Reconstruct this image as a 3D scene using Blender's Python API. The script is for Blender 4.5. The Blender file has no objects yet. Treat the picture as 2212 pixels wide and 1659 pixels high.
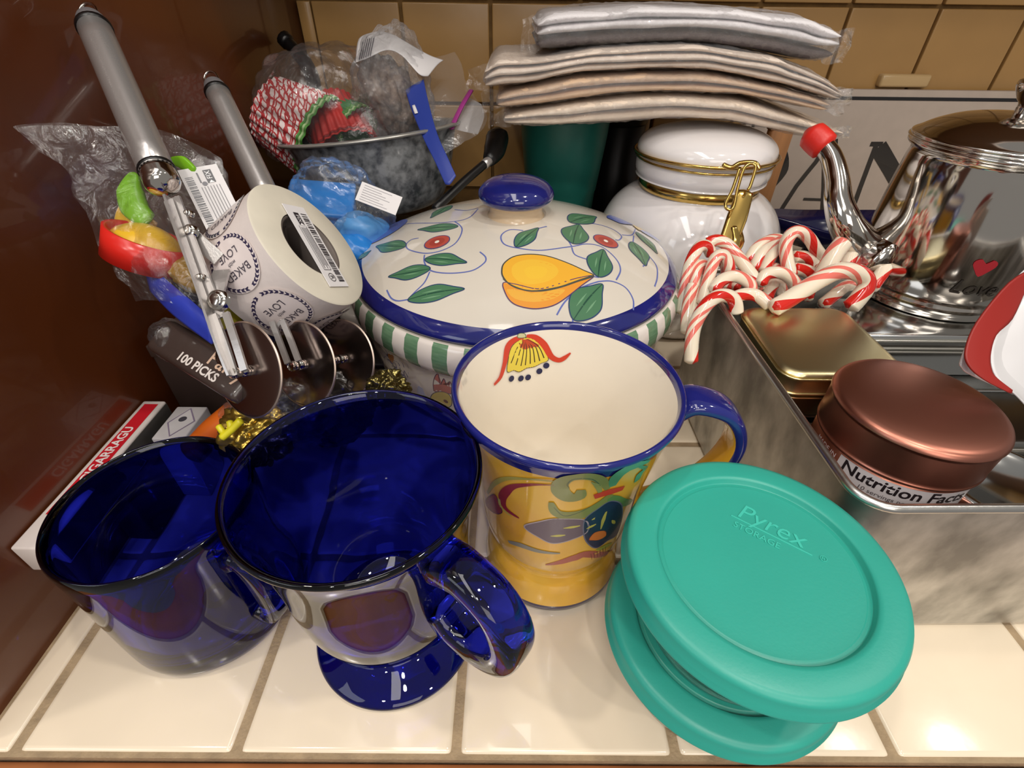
import bpy, bmesh, math, random
from mathutils import Vector, Matrix, noise
random.seed(7)
C = bpy.context.scene.collection
PI = math.pi
# ------------------------------------------------------------ camera, light, exposure
cd = bpy.data.cameras.new('camera'); cam = bpy.data.objects.new('camera', cd); C.objects.link(cam)
cam.matrix_world = Matrix(((.9999,.0025,.0097), (-.0092,.6217,.7832), (-.0041,-.7832,.6217))).transposed().to_4x4()
cam.location = (0, 0, .30)
cd.sensor_width = 36; cd.lens = 36*1060/2212; cd.clip_start = .01; cd.clip_end = 50
bpy.context.scene.camera = cam
vs = bpy.context.scene.view_settings
vs.view_transform = 'Standard'; vs.look = 'None'; vs.exposure = -.27; vs.gamma = 1; vs.use_curve_mapping = False
world = bpy.data.worlds.new('room_air'); bpy.context.scene.world = world; world.use_nodes = True
bgn = world.node_tree.nodes['Background']; bgn.inputs[0].default_value = (.79, .76, .72, 1); bgn.inputs[1].default_value = .42
def lamp(name, loc, size, power, col, aim, shape='SQUARE', sy=None):
    l = bpy.data.lights.new(name, 'AREA'); l.shape = 'RECTANGLE' if sy else shape; l.size = size
    if sy: l.size_y = sy
    l.energy = power; l.color = col
    o = bpy.data.objects.new(name, l); C.objects.link(o); o.location = loc
    o.rotation_euler = (Vector(aim)-Vector(loc)).to_track_quat('-Z', 'Y').to_euler(); return o
for k, (x, y, e) in enumerate([(-.75, -.15, 8), (.55, -.05, 9), (.1, -.9, 9), (-.5, -1.3, 7), (1.0, -1.1, 8), (1.35, .3, 5)]):
    lamp('ceiling_spot', (x, y, 1.75), .085, e*.86, (1.0, .935, .85), (x*.4, .35, 0), 'DISK')
lamp('streak_fill', (-.15, -.45, 1.9), .28, 10.5, (1.0, .95, .90), (-.15, -.4, 0), sy=1.8)  # added fill strip, made long to lay a streak on the steel handles
lamp('front_fill', (.35, -1.7, 1.0), 1.0, 12, (1.0, .94, .88), (.1, .5, .1))  # added fill from behind the camera, lifts front faces and metal
lamp('left_light', (-1.6, -1.2, 1.3), .9, 7, (.88, .93, 1.0), (0, .3, .05))  # wide cool area light from the left, without a window behind it
# ------------------------------------------------------------ materials
def lin(h):
    h = h.lstrip('#'); v = [int(h[i:i+2], 16)/255 for i in (0, 2, 4)]
    return tuple(a/12.92 if a <= .04045 else ((a+.055)/1.055)**2.4 for a in v)+(1,)
MATS = {}
def mat(name, col='#808080', rough=.4, metal=0, var=0, scale=60, bump=0, bscale=200, trans=0, ior=1.5, coat=0, alpha=1, sss=0, col2=None, spec=.5, stretch=None):
    if name in MATS: return MATS[name]
    m = bpy.data.materials.new(name); MATS[name] = m; m.use_nodes = True
    nt = m.node_tree; N = nt.nodes; L = nt.links; b = N['Principled BSDF']
    b.inputs['Base Color'].default_value = lin(col); b.inputs['Roughness'].default_value = rough
    b.inputs['Metallic'].default_value = metal; b.inputs['IOR'].default_value = ior
    b.inputs['Transmission Weight'].default_value = trans; b.inputs['Coat Weight'].default_value = coat
    b.inputs['Alpha'].default_value = alpha; b.inputs['Specular IOR Level'].default_value = spec
    if sss: b.inputs['Subsurface Weight'].default_value = sss; b.inputs['Subsurface Scale'].default_value = .004
    tc = N.new('ShaderNodeTexCoord'); mp = N.new('ShaderNodeMapping'); L.new(tc.outputs['Object'], mp.inputs[0])
    if stretch: mp.inputs['Scale'].default_value = stretch
    if var or col2:
        n = N.new('ShaderNodeTexNoise'); n.inputs['Scale'].default_value = scale; n.inputs['Detail'].default_value = 5
        L.new(mp.outputs[0], n.inputs['Vector'])
        r = N.new('ShaderNodeMixRGB'); c = lin(col)
        r.inputs[1].default_value = c if col2 else tuple(a*(1-var) for a in c[:3])+(1,)
        r.inputs[2].default_value = lin(col2) if col2 else tuple(min(1, a*(1+var)) for a in c[:3])+(1,)
        cr = N.new('ShaderNodeValToRGB'); cr.color_ramp.elements[0].position = .35; cr.color_ramp.elements[1].position = .65
        L.new(n.outputs[0], cr.inputs[0]); L.new(cr.outputs[0], r.inputs[0]); L.new(r.outputs[0], b.inputs['Base Color'])
    if bump:
        n2 = N.new('ShaderNodeTexNoise'); n2.inputs['Scale'].default_value = bscale; n2.inputs['Detail'].default_value = 4
        L.new(mp.outputs[0], n2.inputs['Vector'])
        bp = N.new('ShaderNodeBump'); bp.inputs['Strength'].default_value = bump; bp.inputs['Distance'].default_value = .001
        L.new(n2.outputs[0], bp.inputs['Height']); L.new(bp.outputs[0], b.inputs['Normal'])
    return m
def film(name, tint='#ffffff', haze=.1, rough=.12, refl=.5, bscale=45, bump=1.0):
    """thin clear wrapping: see-through film with a glossy crinkled skin"""
    if name in MATS: return MATS[name]
    m = bpy.data.materials.new(name); MATS[name] = m; m.use_nodes = True
    nt = m.node_tree; N = nt.nodes; L = nt.links; N.clear()
    out = N.new('ShaderNodeOutputMaterial'); tr = N.new('ShaderNodeBsdfTransparent'); gl = N.new('ShaderNodeBsdfGlossy'); df = N.new('ShaderNodeBsdfDiffuse')
    tr.inputs[0].default_value = lin(tint); gl.inputs['Roughness'].default_value = rough; gl.inputs[0].default_value = (1, 1, 1, 1)
    df.inputs[0].default_value = (.8, .8, .82, 1)
    tc = N.new('ShaderNodeTexCoord'); v = N.new('ShaderNodeTexNoise'); v.inputs['Scale'].default_value = bscale; v.inputs['Detail'].default_value = 6
    v.inputs['Distortion'].default_value = 1.2
    L.new(tc.outputs['Object'], v.inputs['Vector'])
    bp = N.new('ShaderNodeBump'); bp.inputs['Strength'].default_value = bump; bp.inputs['Distance'].default_value = .004; L.new(v.outputs[0], bp.inputs['Height'])
    L.new(bp.outputs[0], gl.inputs['Normal'])
    lw = N.new('ShaderNodeLayerWeight'); lw.inputs[0].default_value = .35; L.new(bp.outputs[0], lw.inputs['Normal'])
    mu = N.new('ShaderNodeMath'); mu.operation = 'MULTIPLY_ADD'; mu.inputs[1].default_value = refl; mu.inputs[2].default_value = .05
    L.new(lw.outputs['Fresnel'], mu.inputs[0])
    m1 = N.new('ShaderNodeMixShader'); m1.inputs[0].default_value = haze; L.new(tr.outputs[0], m1.inputs[1]); L.new(df.outputs[0], m1.inputs[2])
    m2 = N.new('ShaderNodeMixShader'); L.new(mu.outputs[0], m2.inputs[0]); L.new(m1.outputs[0], m2.inputs[1]); L.new(gl.outputs[0], m2.inputs[2])
    L.new(m2.outputs[0], out.inputs[0]); return m
def flat(h): return mat('paint_'+h.strip('#'), h, .25, coat=.3)

# ------------------------------------------------------------ helpers
def mesh_obj(name, verts, faces, mats, parent=None, smooth=True, fm=None, world_m=None):
    me = bpy.data.meshes.new(name); me.from_pydata([tuple(v) for v in verts], [], faces)
    if not isinstance(mats, (list, tuple)): mats = [mats]
    for m in mats: me.materials.append(m)
    if fm: me.polygons.foreach_set('material_index', fm)
    me.polygons.foreach_set('use_smooth', [smooth]*len(me.polygons)); me.update()
    o = bpy.data.objects.new(name, me); C.objects.link(o)
    if parent: o.parent = parent
    if world_m is not None: o.matrix_world = world_m
    return o
def tag(o, label, cat, group=None):
    o['label'] = label; o['category'] = cat
    if group: o['group'] = group
    return o
def thing(name, label, cat, loc=(0, 0, 0), group=None, mw=None):
    o = bpy.data.objects.new(name, None); C.objects.link(o); o.location = loc; o.empty_display_size = .01
    if mw is not None: o.matrix_world = mw
    return tag(o, label, cat, group)
def frame(o, z, x=None):
    """matrix with its origin at o and its z axis along z"""
    z = Vector(z).normalized(); x = Vector(x if x is not None else (1, 0, 0)); x = (x - z*x.dot(z)).normalized(); y = z.cross(x)
    m = Matrix((x, y, z)).transposed().to_4x4(); m.translation = Vector(o); return m
def smoothp(pts, k=6):
    P = [Vector(p) for p in pts]; n = len(P); out = []
    if n < 3: return [P[0].lerp(P[-1], i/k) for i in range(k+1)]
    for i in range(n-1):
        a = P[max(i-1, 0)]; b = P[i]; c = P[i+1]; d = P[min(i+2, n-1)]
        for j in range(k):
            t = j/k; out.append(.5*((2*b)+(c-a)*t+(2*a-5*b+4*c-d)*t*t+(3*b-a-3*c+d)*t**3))
    out.append(P[-1]); return out
def closedp(pts, k=5):
    P = [Vector(p) for p in pts]; n = len(P); out = []
    for i in range(n):
        a = P[i-1]; b = P[i]; c = P[(i+1) % n]; d = P[(i+2) % n]
        for j in range(k):
            t = j/k; out.append(.5*((2*b)+(c-a)*t+(2*a-5*b+4*c-d)*t*t+(3*b-a-3*c+d)*t**3))
    return out
def lathe(name, prof, mats, parent=None, n=96, mi=None, fmf=None, rx=None, world_m=None, smooth=True):
    """prof: (r, z) pairs; mi: material per profile segment; fmf(seg, col) overrides; rx(angle) scales the radius"""
    V = []; F = []; M = []; idx = []
    for (r, z) in prof:
        if r < 1e-6: idx.append([len(V)]); V.append((0, 0, z))
        else:
            s = len(V); idx.append(list(range(s, s+n)))
            for i in range(n):
                a = 2*PI*i/n; q = r*(rx(a) if rx else 1); V.append((q*math.cos(a), q*math.sin(a), z))
    for k in range(len(prof)-1):
        A, B = idx[k], idx[k+1]
        for i in range(n):
            j = (i+1) % n
            if len(A) == 1 and len(B) == 1: continue
            if len(A) == 1: F.append((A[0], B[i], B[j]))
            elif len(B) == 1: F.append((A[i], A[j], B[0]))
            else: F.append((A[i], A[j], B[j], B[i]))
            M.append(fmf(k, i) if fmf else (mi[k] if mi else 0))
    return mesh_obj(name, V, F, mats, parent, smooth, M, world_m)
def rp(prof, k=4): return [(max(0, v.x), v.y) for v in smoothp([(a, b, 0) for a, b in prof], k)]
def tube(name, pts, rad, mats, parent=None, n=16, k=6, twist=0, cols=None, flat_=None, up=None, caps=True, world_m=None):
    P = smoothp(pts, k) if k > 1 else [Vector(p) for p in pts]; m = len(P)
    R = [rad]*m if not isinstance(rad, (list, tuple)) else [rad[min(int(i/(m-1)*(len(rad)-1)), len(rad)-2)]*(1-((i/(m-1)*(len(rad)-1)) - min(int(i/(m-1)*(len(rad)-1)), len(rad)-2)))+rad[min(int(i/(m-1)*(len(rad)-1)), len(rad)-2)+1]*((i/(m-1)*(len(rad)-1)) - min(int(i/(m-1)*(len(rad)-1)), len(rad)-2)) for i in range(m)]
    V = []; F = []; M = []; T = []
    for i in range(m): T.append((P[min(i+1, m-1)]-P[max(i-1, 0)]).normalized())
    u = Vector(up) if up else (Vector((0, 0, 1)) if abs(T[0].z) < .9 else Vector((1, 0, 0))); u = (u-T[0]*u.dot(T[0])).normalized(); tw = 0; L = 0
    rows = []
    def ring(c, t, u, r, tw):
        w = t.cross(u); s = len(V)
        for j in range(n):
            a = 2*PI*j/n+tw
            if flat_:
                ca, sa = math.cos(a), math.sin(a); e = .6
                V.append(c+u*(r*flat_[0]*math.copysign(abs(ca)**e, ca))+w*(r*flat_[1]*math.copysign(abs(sa)**e, sa)))
            else: V.append(c+u*(r*math.cos(a))+w*(r*math.sin(a)))
        rows.append(list(range(s, s+n)))
    for i in range(m):
        if i: 
            L += (P[i]-P[i-1]).length; u = (u-T[i]*u.dot(T[i])).normalized()
        tw = twist*L
        if i == 0 and caps:
            for q in (.35, .75): ring(P[0]-T[0]*R[0]*(1-q)*.6, T[0], u, R[0]*q, tw)
        ring(P[i], T[i], u, R[i], tw)
    if caps:
        for q in (.75, .35): ring(P[-1]+T[-1]*R[-1]*(1-q)*.6, T[-1], u, R[-1]*q, tw)
    for a, b in zip(rows[:-1], rows[1:]):
        for j in range(n):
            jj = (j+1) % n; F.append((a[j], a[jj], b[jj], b[j])); M.append(cols[j % len(cols)] if cols else 0)
    F.append(tuple(reversed(rows[0]))); M.append(0); F.append(tuple(rows[-1])); M.append(0)
    return mesh_obj(name, V, F, mats, parent, True, M, world_m)
def rbox(name, x0, x1, y0, y1, z0, z1, m, parent=None, bev=.002, world_m=None, seg=2):
    bm = bmesh.new(); bmesh.ops.create_cube(bm, size=1)
    for v in bm.verts: v.co = Vector((x0+(v.co.x+.5)*(x1-x0), y0+(v.co.y+.5)*(y1-y0), z0+(v.co.z+.5)*(z1-z0)))
    if bev: bmesh.ops.bevel(bm, geom=bm.edges[:], offset=bev, segments=seg, profile=.5, affect='EDGES')
    me = bpy.data.meshes.new(name); bm.to_mesh(me); bm.free(); me.materials.append(m)
    me.polygons.foreach_set('use_smooth', [bool(bev)]*len(me.polygons))
    o = bpy.data.objects.new(name, me); C.objects.link(o)
    if parent: o.parent = parent
    if world_m is not None: o.matrix_world = world_m
    return o
def rrect(w, d, r, n=6):
    """rounded rectangle loop centred on the origin"""
    out = []
    for cx, cy, a0 in ((w/2-r, d/2-r, 0), (-w/2+r, d/2-r, 90), (-w/2+r, -d/2+r, 180), (w/2-r, -d/2+r, 270)):
        for i in range(n+1):
            a = math.radians(a0+90*i/n); out.append((cx+r*math.cos(a), cy+r*math.sin(a)))
    return out
def loops(name, L, mats, parent=None, cap0=True, cap1=True, mi=None, world_m=None, smooth=True):
    """skin a stack of equal-length closed loops of 3-D points"""
    n = len(L[0]); V = [p for l in L for p in l]; F = []; M = []
    for k in range(len(L)-1):
        for i in range(n):
            j = (i+1) % n; F.append((k*n+i, k*n+j, (k+1)*n+j, (k+1)*n+i)); M.append(mi[k] if mi else 0)
    if cap0: F.append(tuple(reversed(range(n)))); M.append(mi[0] if mi else 0)
    if cap1: F.append(tuple((len(L)-1)*n+i for i in range(n))); M.append(mi[-1] if mi else 0)
    o = mesh_obj(name, V, F, mats, parent, smooth, M, world_m); return o
def autosmooth(o, deg=35):
    for e in o.data.edges: pass
    o.data.set_sharp_from_angle(angle=math.radians(deg)); return o
def grid(name, rows, m, parent=None, k=5, noise_amp=0, nscale=40, thick=0, seed=0, crease=0):
    """a sheet through rows of 3-D points, optionally crumpled"""
    R = [smoothp(r, k) for r in rows]; cols = list(zip(*R)); cols = [smoothp(c, k) for c in cols]
    W_ = len(cols); H_ = len(cols[0]); V = [p.copy() for c in cols for p in c]
    if noise_amp:
        for v in V:
            q = v*nscale+Vector((seed, seed*2.3, 0)); d = noise.noise_vector(q)*noise_amp
            r = (1-abs(noise.noise(q*1.7)))**3*crease; v += d+Vector((0, -r, r*.5))
    F = [(i*H_+j, i*H_+j+1, (i+1)*H_+j+1, (i+1)*H_+j) for i in range(W_-1) for j in range(H_-1)]
    o = mesh_obj(name, V, F, m, parent)
    if thick: md = o.modifiers.new('s', 'SOLIDIFY'); md.thickness = thick; md.offset = 0
    return o
def blob(name, c, rad, m, parent=None, sub=5, amp=.18, nscale=2.2, seed=0, crease=.2, rot=0, e=1.0):
    """crumpled bag-like closed form"""
    bm = bmesh.new(); bmesh.ops.create_icosphere(bm, subdivisions=sub, radius=1)
    ca, sa = math.cos(rot), math.sin(rot)
    for v in bm.verts:
        p = v.co.copy(); q = p*nscale+Vector((seed*3.1, seed, seed*.7))
        f1 = abs(noise.noise(q*.75)); f2 = abs(noise.noise(q*1.6+Vector((5, 2, 1)))); f3 = abs(noise.noise(q*3.3))
        s = 1+amp*noise.noise(q*.5)-crease*(1-min(1, f1*2.6))*.55-crease*.32*(1-min(1, f2*2.4))+crease*.10*(f3-.3)
        p = Vector([math.copysign(abs(t)**e, t) for t in p])*s
        x, z = p.x*rad[0], p.z*rad[2]
        v.co = Vector((c[0]+ca*x-sa*z, c[1]+p.y*rad[1], c[2]+sa*x+ca*z))
    me = bpy.data.meshes.new(name); bm.to_mesh(me); bm.free(); me.materials.append(m)
    me.polygons.foreach_set('use_smooth', [True]*len(me.polygons))
    o = bpy.data.objects.new(name, me); C.objects.link(o)
    if parent: o.parent = parent
    return o
def text_geo(s, size, bold=0.0, align='CENTER', shear=0):
    cu = bpy.data.curves.new('t', 'FONT'); cu.body = s; cu.size = size; cu.align_x = align; cu.align_y = 'CENTER'; cu.offset = bold; cu.resolution_u = 3; cu.shear = shear
    o = bpy.data.objects.new('t', cu); C.objects.link(o); dg = bpy.context.evaluated_depsgraph_get()
    ev = o.evaluated_get(dg); me = ev.to_mesh(); V = [v.co.copy() for v in me.vertices]; F = [tuple(p.vertices) for p in me.polygons]
    ev.to_mesh_clear(); bpy.data.objects.remove(o); bpy.data.curves.remove(cu); return V, F
class Paint:
    """flat print laid on a surface: shapes in 2-D surface coordinates mapped by f(u, v, lift)"""
    def __init__(s, f): s.f = f; s.V = []; s.F = []; s.M = []; s.m = []; s.lift = .00010; s.ws = 1
    def _m(s, col):
        m = flat(col)
        if m not in s.m: s.m.append(m)
        s.lift += .000004
        return s.m.index(m)
    def stroke(s, col, pts, w, k=5, cross=2):
        if len(pts) < 2: return
        mi = s._m(col); P = smoothp([(a, b, 0) for a, b in pts], k); n = len(P); base = len(s.V)
        ws = w if isinstance(w, (list, tuple)) else [w, w]
        for i in range(n):
            t = P[min(i+1, n-1)]-P[max(i-1, 0)]; t = t.normalized() if t.length else Vector((1, 0, 0)); nn = Vector((-t.y, t.x, 0))
            x = i/(n-1)*(len(ws)-1); a = min(int(x), len(ws)-2); ww = (ws[a]*(1-x+a)+ws[a+1]*(x-a))*s.ws
            for c in range(cross+1):
                q = P[i]+nn*ww*(c/cross-.5); s.V.append(s.f(q.x, q.y, s.lift))
        for i in range(n-1):
            for c in range(cross):
                a = base+i*(cross+1)+c; s.F.append((a, a+1, a+cross+2, a+cross+1)); s.M.append(mi)
    def poly(s, col, pts, k=5, rings=4, scale=1.0, outline=None, ow=.0007):
        if len(pts) < 3: return
        mi = s._m(col); P = closedp([(a, b, 0) for a, b in pts], k) if k > 1 else [Vector((a, b, 0)) for a, b in pts]
        c = sum(P, Vector())/len(P); n = len(P); base = len(s.V); s.V.append(s.f(c.x, c.y, s.lift))
        for r in range(1, rings+1):
            for p in P: q = c+(p-c)*(r/rings*scale); s.V.append(s.f(q.x, q.y, s.lift))
        for i in range(n):
            j = (i+1) % n; s.F.append((base, base+1+i, base+1+j)); s.M.append(mi)
            for r in range(rings-1):
                a = base+1+r*n; s.F.append((a+i, a+n+i, a+n+j, a+j)); s.M.append(mi)
        if outline: s.stroke(outline, [(p.x, p.y) for p in P]+[(P[0].x, P[0].y)], ow, k=2)
    def oval(s, col, c, a, b, outline=None): s.poly(col, [(c[0]+a*math.cos(t*PI/6), c[1]+b*math.sin(t*PI/6)) for t in range(12)], k=2, rings=2, outline=outline)
    def leaf(s, base, tip, w, bend=.1, col='#4f7d5c', edge='#31456e'):
        b = Vector(base+(0,)); t = Vector(tip+(0,)); d = t-b; n = Vector((-d.y, d.x, 0))
        L_ = [b, b+d*.2+n*(w*.38+bend*.1), b+d*.5+n*(w*.5+bend*.2), b+d*.8+n*(w*.22+bend*.1), t, b+d*.8-n*(w*.22-bend*.1), b+d*.5-n*(w*.5-bend*.2), b+d*.2-n*(w*.38-bend*.1)]
        s.poly(col, [(p.x, p.y) for p in L_], k=4, rings=3, outline=edge, ow=.0008)
        mid = [b, b+d*.5+n*bend*.2, t]; s.stroke('#2c5242', [(p.x, p.y) for p in mid], [.0006, .0012, .0004])
        for o_ in (-.18, .18): s.stroke('#74a07c', [tuple((b+d*.25+n*w*o_)[:2]), tuple((b+d*.6+n*w*o_)[:2])], [.0002, .0014, .0002])
    def text(s, col, st, size, at, ang=0, bold=0, align='CENTER', shear=0, sub=True):
        mi = s._m(col); V, F = text_geo(st, size, bold, align, shear); ca, sa = math.cos(ang), math.sin(ang); base = len(s.V)
        for v in V: s.V.append(s.f(at[0]+ca*v.x-sa*v.y, at[1]+sa*v.x+ca*v.y, s.lift))
        for f in F: s.F.append(tuple(base+i for i in f)); s.M.append(mi)
    def rect(s, col, x0, y0, x1, y1, nx=1):
        mi = s._m(col); base = len(s.V)
        for i in range(nx+1):
            x = x0+(x1-x0)*i/nx; s.V.append(s.f(x, y0, s.lift)); s.V.append(s.f(x, y1, s.lift))
        for i in range(nx): a = base+2*i; s.F.append((a, a+2, a+3, a+1)); s.M.append(mi)
    def build(s, name, parent): return mesh_obj(name, s.V, s.F, s.m, parent, True, s.M)
def flatf(mw_scale=1): return lambda u, v, l: Vector((u, v, l*2))
def barcode(P, x0, y0, x1, y1, col='#2a2830', seed=1, vert=False):
    r = random.Random(seed); t = 0; L_ = (y1-y0) if vert else (x1-x0)
    while t < L_*.96:
        w = r.choice((.0004, .0006, .001)); 
        if vert: P.rect(col, x0, y0+t, x1, y0+min(t+w, L_))
        else: P.rect(col, x0+t, y0, x0+min(t+w, L_), y1)
        t += w+r.choice((.0004, .0006, .0009))

# ------------------------------------------------------------ shared materials
TILE = mat('glazed_cream_tile', '#e8d8bf', .16, var=.05, scale=9, coat=.5, bump=.12, bscale=40)
WTILE = mat('glazed_tan_wall_tile', '#a8824f', .28, var=.07, scale=7, bump=.15, bscale=60)
GROUT = mat('counter_grout', '#a08a6c', .9, var=.15, scale=80, bump=.5, bscale=600)
WGROUT = mat('wall_grout', '#73552c', .9, var=.15, scale=80, bump=.4, bscale=500)
WOOD = mat('varnished_red_wood', '#52260c', .34, col2='#64300f', scale=4, stretch=(6, 1.2, .8), bump=.05, bscale=300, coat=.35)
STEEL = mat('polished_steel', '#cfc9c2', .09, 1)
BSTEEL = mat('brushed_steel', '#c4c0be', .27, .72, bump=.05, bscale=900)
GALV = mat('dull_aluminium', '#9a9893', .48, 1, col2='#d6d4cf', scale=45, stretch=(1, 1, .6), bump=.25, bscale=60)
BRASS = mat('brass', '#d0ae62', .16, 1)
GOLDT = mat('pale_gold_tin', '#d0c296', .32, 1, bump=.03, bscale=500)
COPPER = mat('satin_copper_tin', '#b27460', .30, 1, bump=.03, bscale=900)
COBALT = mat('cobalt_glass', '#2029c0', .015, trans=1, ior=1.5)
CLEAR = mat('clear_glass', '#eef2ee', .02, trans=1, ior=1.47)
TEAL = mat('teal_plastic', '#2fa190', .38, var=.02, scale=30, bump=.05, bscale=700, sss=.05)
CREAM = mat('cream_glaze', '#efe6d6', .10, coat=.6, var=.015, scale=20)
WGLAZE = mat('white_glaze', '#ece8e8', .08, coat=.7)
BLUEG = mat('cobalt_blue_glaze', '#1d226e', .10, coat=.7, var=.15, scale=40)
YELG = mat('yellow_glaze', '#efbb3e', .12, coat=.6, col2='#e6aa34', scale=25)
GREENG = mat('green_brush_stripe', '#6f9272', .14, coat=.5, col2='#5f8465', scale=90, stretch=(1, 1, 6))
STRIPEW = mat('pale_brush_stripe', '#e8dfd8', .14, coat=.5)
NAVY = mat('navy_enamel', '#14143f', .2, coat=.4)
BLACKP = mat('black_plastic', '#0d0c0d', .35)
REDP = mat('red_plastic', '#d8281f', .25, sss=.05)
WHITEP = mat('white_paper', '#e4e1e2', .55)
FILM = film('clear_plastic_film', haze=.035, refl=.35)
FILMC = film('crinkled_cellophane', haze=.02, rough=.10, refl=.5, bscale=90, bump=1.0)
FILMZ = film('cloudy_bag_film', haze=.12, rough=.2, refl=.45, bscale=30)

# ------------------------------------------------------------ the setting
X0, TW, GW = -.248, .1112, .0042
Yf = .0765
top = thing('countertop', 'cream glazed tile countertop with brown grout and wooden front edge, under everything', 'counter')
rbox('grout_bed', -.268, 1.0, Yf-.001, .766, -.03, -.0012, GROUT, top, 0)
def tile_mesh(w, d, t, m, bev=.003):
    bm = bmesh.new(); bmesh.ops.create_cube(bm, size=1)
    for v in bm.verts: v.co = Vector((v.co.x*w, v.co.y*d, v.co.z*t))
    bmesh.ops.bevel(bm, geom=[e for e in bm.edges], offset=bev, segments=3, profile=.6, affect='EDGES')
    me = bpy.data.meshes.new('tile'); bm.to_mesh(me); bm.free(); me.materials.append(m)
    me.polygons.foreach_set('use_smooth', [True]*len(me.polygons)); return me
full = tile_mesh(TW-GW, TW-GW, .008, TILE); sliver = tile_mesh(.0155, TW-GW, .008, TILE, .002)
for j in range(6):
    for i in range(-1, 11):
        me = sliver if i < 0 else full
        t = bpy.data.objects.new('tile', me); C.objects.link(t); t.parent = top
        x = -.2583 if i < 0 else X0+TW*(i+.5)
        t.location = (x, Yf+TW*(j+.5)-GW*.25, -.004+random.uniform(-.0002, .0002)); t.rotation_euler = (random.uniform(-.002, .002), random.uniform(-.002, .002), 0)
rbox('front_trim', -.30, 1.0, Yf-.03, Yf-.0015, -.04, -.0035, mat('edge_wood', '#a8683c', .45, var=.15, scale=30), top, .003)
back = mesh_obj('wall_back', [(-.268, .776, -.05), (1.3, .776, -.05), (1.3, .776, 1.2), (-.268, .776, 1.2), (-.268, .7685, -.05), (1.3, .7685, -.05), (1.3, .7685, 1.2), (-.268, .7685, 1.2)],
    [(0, 1, 2, 3), (7, 6, 5, 4), (0, 4, 5, 1), (3, 2, 6, 7), (0, 3, 7, 4), (1, 5, 6, 2)], WGROUT, None, False); back['kind'] = 'structure'
wfull = tile_mesh(TW-.004, TW-.004, .008, WTILE, .0018)
for j in range(-2, 4):
    for i in range(-1, 12):
        t = bpy.data.objects.new('tile', wfull); C.objects.link(t); t.parent = back
        t.rotation_euler = (PI/2, random.uniform(-.004, .004), 0)
        t.location = (-.251+TW*(i+.5), .766, .2935+TW*(j+.5)); 
        if i < 0: t.scale.x = .15; t.location.x = -.2585
rbox('tile_ledge', .483, .548, .752, .768, .2085, .2235, mat('ledge_glaze', '#bfa173', .25), back, .003)
wl = rbox('wall_left', -.31, -.268, .078, .80, -.3, 1.3, WOOD, None, .002); wl['kind'] = 'structure'
wr = rbox('unseen_cabinet_1', -.3, 1.3, .44, .78, .56, .60, mat('cabinet_underside', '#6b4a30', .6), None, .002); wr['kind'] = 'structure'  # upper cabinet out of view, added to shade the back wall

# ------------------------------------------------------------ yellow painted mug
YO = [(.006, .0440), (.020, .0425), (.028, .0395), (.031, .0380), (.035, .0395), (.045, .043), (.07, .0455), (.10, .049), (.13, .0540), (.1435, .0580)]
YI = [(.04, .033), (.05, .041), (.07, .0435), (.10, .047), (.13, .0515), (.1455, .0555)]
def interp(T, z):
    if z <= T[0][0]: return T[0][1]
    for (a, b), (c, d) in zip(T[:-1], T[1:]):
        if z <= c: return b+(d-b)*(z-a)/(c-a)
    return T[-1][1]
mug = thing('painted_mug', 'yellow hand-painted ceramic mug with cobalt rim and scroll pattern, in the middle of the counter', 'mug', (.029, .195, 0))
prof = [(0, .004), (.038, .004), (.040, 0), (.0437, .0006), (.0442, .004), (.0440, .006), (.0436, .012), (.0425, .020), (.0412, .025), (.0395, .028), (.0382, .0305), (.0384, .0325), (.0395, .035), (.0415, .040), (.043, .045), (.0445, .057), (.0455, .07), (.0472, .085), (.049, .10), (.0514, .115), (.0540, .13), (.0558, .1375), (.0575, .1425), (.0586, .1455), (.0580, .1475), (.0567, .1480), (.0555, .1465), (.0548, .1435), (.0515, .13), (.047, .10), (.0435, .07), (.041, .05), (.033, .040), (.02, .0375), (0, .037)]
mi = [3]*5+[1]*16+[2]*6+[0]*20
lathe('mug_body', prof, [CREAM, YELG, BLUEG, mat('dark_base_glaze', '#2a1f4a', .15, coat=.5)], mug, 128, mi[:len(prof)-1])
hp = [(.0575, -.002, .133), (.066, -.003, .1385), (.084, -.004, .132), (.0935, -.004, .112), (.088, -.004, .088), (.072, -.003, .066), (.052, -.002, .055), (.043, 0, .052)]
def strap(name, pts, w, t, mats, parent, k=7, facemat=None):
    P = smoothp(pts, k); V = []; F = []; M = []; n = len(P)
    prof_ = []
    N_ = 20
    for j in range(N_):
        a = 2*PI*j/N_; ca, sa = math.cos(a), math.sin(a); prof_.append((math.copysign(abs(ca)**.7, ca), math.copysign(abs(sa)**.7, sa)))
    for i in range(n):
        T = (P[min(i+1, n-1)]-P[max(i-1, 0)]).normalized(); S = Vector((0, 1, 0)); S = (S-T*S.dot(T)).normalized(); O = T.cross(S)
        s = w[0]+(w[1]-w[0])*i/(n-1)
        for a, b in prof_: V.append(P[i]+S*a*s/2+O*b*t/2)
    for i in range(n-1):
        for j in range(N_):
            jj = (j+1) % N_; F.append((i*N_+j, i*N_+jj, (i+1)*N_+jj, (i+1)*N_+j)); M.append(facemat(j, N_) if facemat else 0)
    F.append(tuple(reversed(range(N_)))); M.append(0); F.append(tuple((n-1)*N_+j for j in range(N_))); M.append(0)
    return mesh_obj(name, V, F, mats, parent, True, M)
h_ = strap('handle', hp, (.021, .019), .0085, [BLUEG, YELG], mug, facemat=lambda j, N: 1 if N*.55 < j < N*.95 else 0)
fo = lambda u, v, l: Vector(((interp(YO, v)+l)*math.cos(u/.05), (interp(YO, v)+l)*math.sin(u/.05), v))
P = Paint(lambda u, v, l: fo(u, v, l+.0002)); P.ws = .58
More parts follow.
